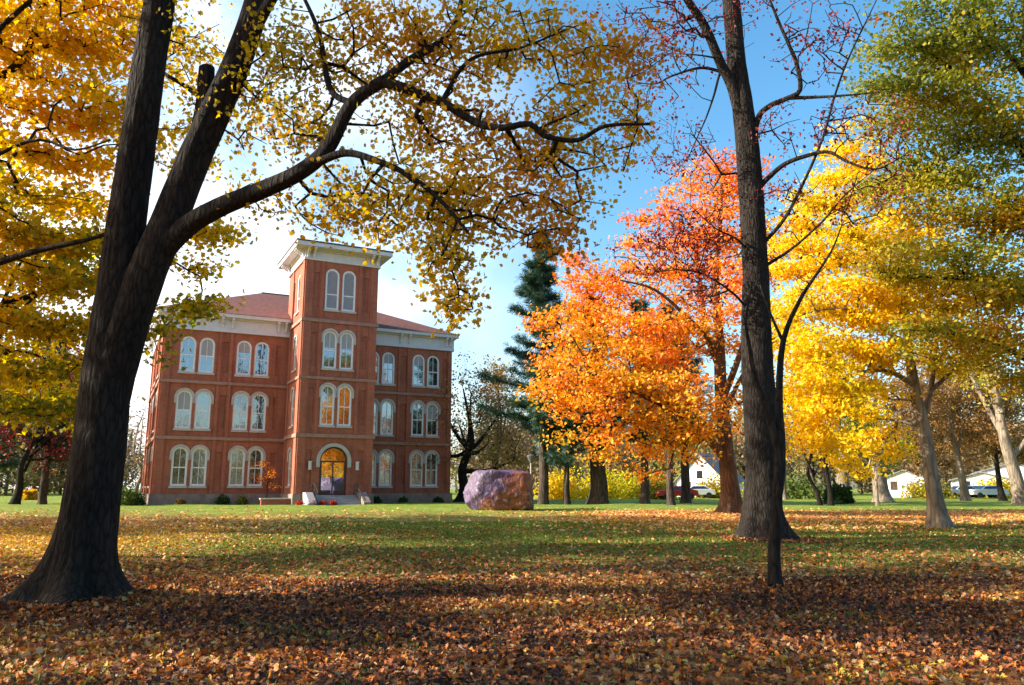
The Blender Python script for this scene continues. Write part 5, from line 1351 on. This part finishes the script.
# ------------------------------------------------------------------ houses and cars beyond the lawn
HWHITE = mat_plain('house_siding', (0.78, 0.78, 0.78), 0.7, 0.04, 1.0)
HROOF = mat_plain('house_roof', (0.22, 0.21, 0.21), 0.9, 0.15, 1.5)
HGLASS = mat_glass('house_glass', 0.3)
def house(label, x, y, rz, w, d, h, rise, porch=False, name='white_house'):
    root = thing(name, label, 'house', (x, y, 0.3), rz)
    mb = MB()
    mb.add([(-w/2, 0, -.2), (w/2, 0, -.2), (w/2, 0, h), (0, 0, h + rise), (-w/2, 0, h), (-w/2, d, -.2), (w/2, d, -.2), (w/2, d, h), (0, d, h + rise), (-w/2, d, h)],
           [(0, 1, 2, 3, 4), (9, 8, 7, 6, 5), (0, 4, 9, 5), (1, 6, 7, 2)])
    mb.build('wall', HWHITE, root)
    e = 0.35; t = 0.14; k = rise / (w / 2)
    rb = MB()
    for s in (-1, 1):
        a = [(0, h + rise + .02), (s * (w/2 + e), h - k * e + .02), (s * (w/2 + e), h - k * e + .02 + t), (0, h + rise + .02 + t)]
        rb.add([(q, -e, z) for q, z in a] + [(q, d + e, z) for q, z in a], [(0, 1, 2, 3), (7, 6, 5, 4), (0, 4, 5, 1), (1, 5, 6, 2), (2, 6, 7, 3), (3, 7, 4, 0)])
    rb.build('roof', HROOF, root)
    def win(a, b, z0, z1):
        f = MB(); F = lambda s, dd, z: (s, -dd, z); o = rect(a, b, z0, z1); i = rect(a + .1, b - .1, z0 + .1, z1 - .1)
        ring(f, F, o, i, -.02, .07); fo = f.build('window', HWHITE, root)
        p = MB(); plate(p, F, i, .03); p.build('pane', HGLASS, fo)
    n = max(2, int(w / 2.6))
    for i in range(n):
        cx = -w/2 + (i + .5) * w / n
        if i == n // 2: MB().box(cx - .5, cx + .5, -.06, .02, 0, 2.1).build('door', mat_plain('house_door', (.25, .24, .24), .5), root)
        else: win(cx - .55, cx + .55, .9, 2.3)
    if rise > 2: win(-.55, .55, h + .1, h + 1.4)
    return root
x, y = at(701, 112); house('white house with a steep gable seen between the pines and the orange maple trunk', x, y, R(-35), 7.0, 8.0, 2.4, 3.6)
x, y = at(906, 108); house('small white cottage left of the yellow maple trunk', x, y, R(-30), 5.0, 6, 2.6, 1.0)
x, y = at(1016, 112); house('long white house at the right edge beyond the lawn', x, y, R(-28), 9.0, 7, 3.4, 1.3)
x, y = at(984, 106); house('low white garage joined left of the long white house', x, y, R(-28), 7.0, 6, 2.3, 1.0, name='white_garage')

def car(label, x, y, rz, col):
    root = thing('parked_car', label, 'car', (x, y, float(hgt(x, y)) + 0.05), rz)
    m = mat_plain('car_paint', col, 0.3, 0.02, 1.0, spec=0.6)
    gm = mat_glass('car_glass', 0.08)
    prof = [(-2.2, .35), (-2.25, .75), (-2.1, .95), (-1.1, 1.0), (-.45, 1.42), (.95, 1.45), (1.75, 1.02), (2.15, .95), (2.25, .6), (2.2, .35)]
    n = len(prof); mb = MB()
    hw = lambda z: .86 if z < 1.05 else .66
    mb.add([(a, -hw(z), z) for a, z in prof] + [(a, hw(z), z) for a, z in prof], [tuple(range(n)), tuple(range(n, 2 * n))[::-1]] + [(i, n + i, n + (i + 1) % n, (i + 1) % n) for i in range(n)])
    mb.build('body', m, root, 0.05)
    gb = MB()
    for s in (-1, 1):
        gb.add([(-.95, s * .875, 1.04), (-.42, s * .70, 1.36), (.9, s * .70, 1.38), (1.5, s * .875, 1.06)], [(0, 1, 2, 3)])
    gb.add([(-1.13, -.7, 1.02), (-1.13, .7, 1.02), (-.5, .6, 1.405), (-.5, -.6, 1.405)], [(0, 1, 2, 3)])
    gb.build('windows', gm, root)
    tm = BLACK; rm = mat_plain('wheel_rim', (.5, .5, .5), .4, .03)
    for a in (-1.4, 1.4):
        for s in (-1, 1):
            MB().tube([(a, s * .68, .32), (a, s * .90, .32)], .33, 14).build('wheel', tm, root)
    for s in (-1, 1): MB().box(-2.27, -2.18, s * .6 - .18, s * .6 + .18, .62, .78).build('headlight', WHITE, root)
for px, Y, rz, col, lab in [(677, 88, R(5), (.55, .03, .02), 'red car parked beyond the pines'), (696, 96, R(0), (.7, .71, .73), 'silver car parked before the gabled white house'),
                            (962, 97, R(4), (.72, .72, .74), 'pale silver car parked left of the white based trunk'), (976, 98, R(0), (.12, .15, .25), 'dark blue car parked before the low white garage'), (988, 96, R(3), (.75, .75, .75), 'white car parked nearest to the long white house')]:
    x, y = at(px, Y); car(lab, x, y, rz, col)
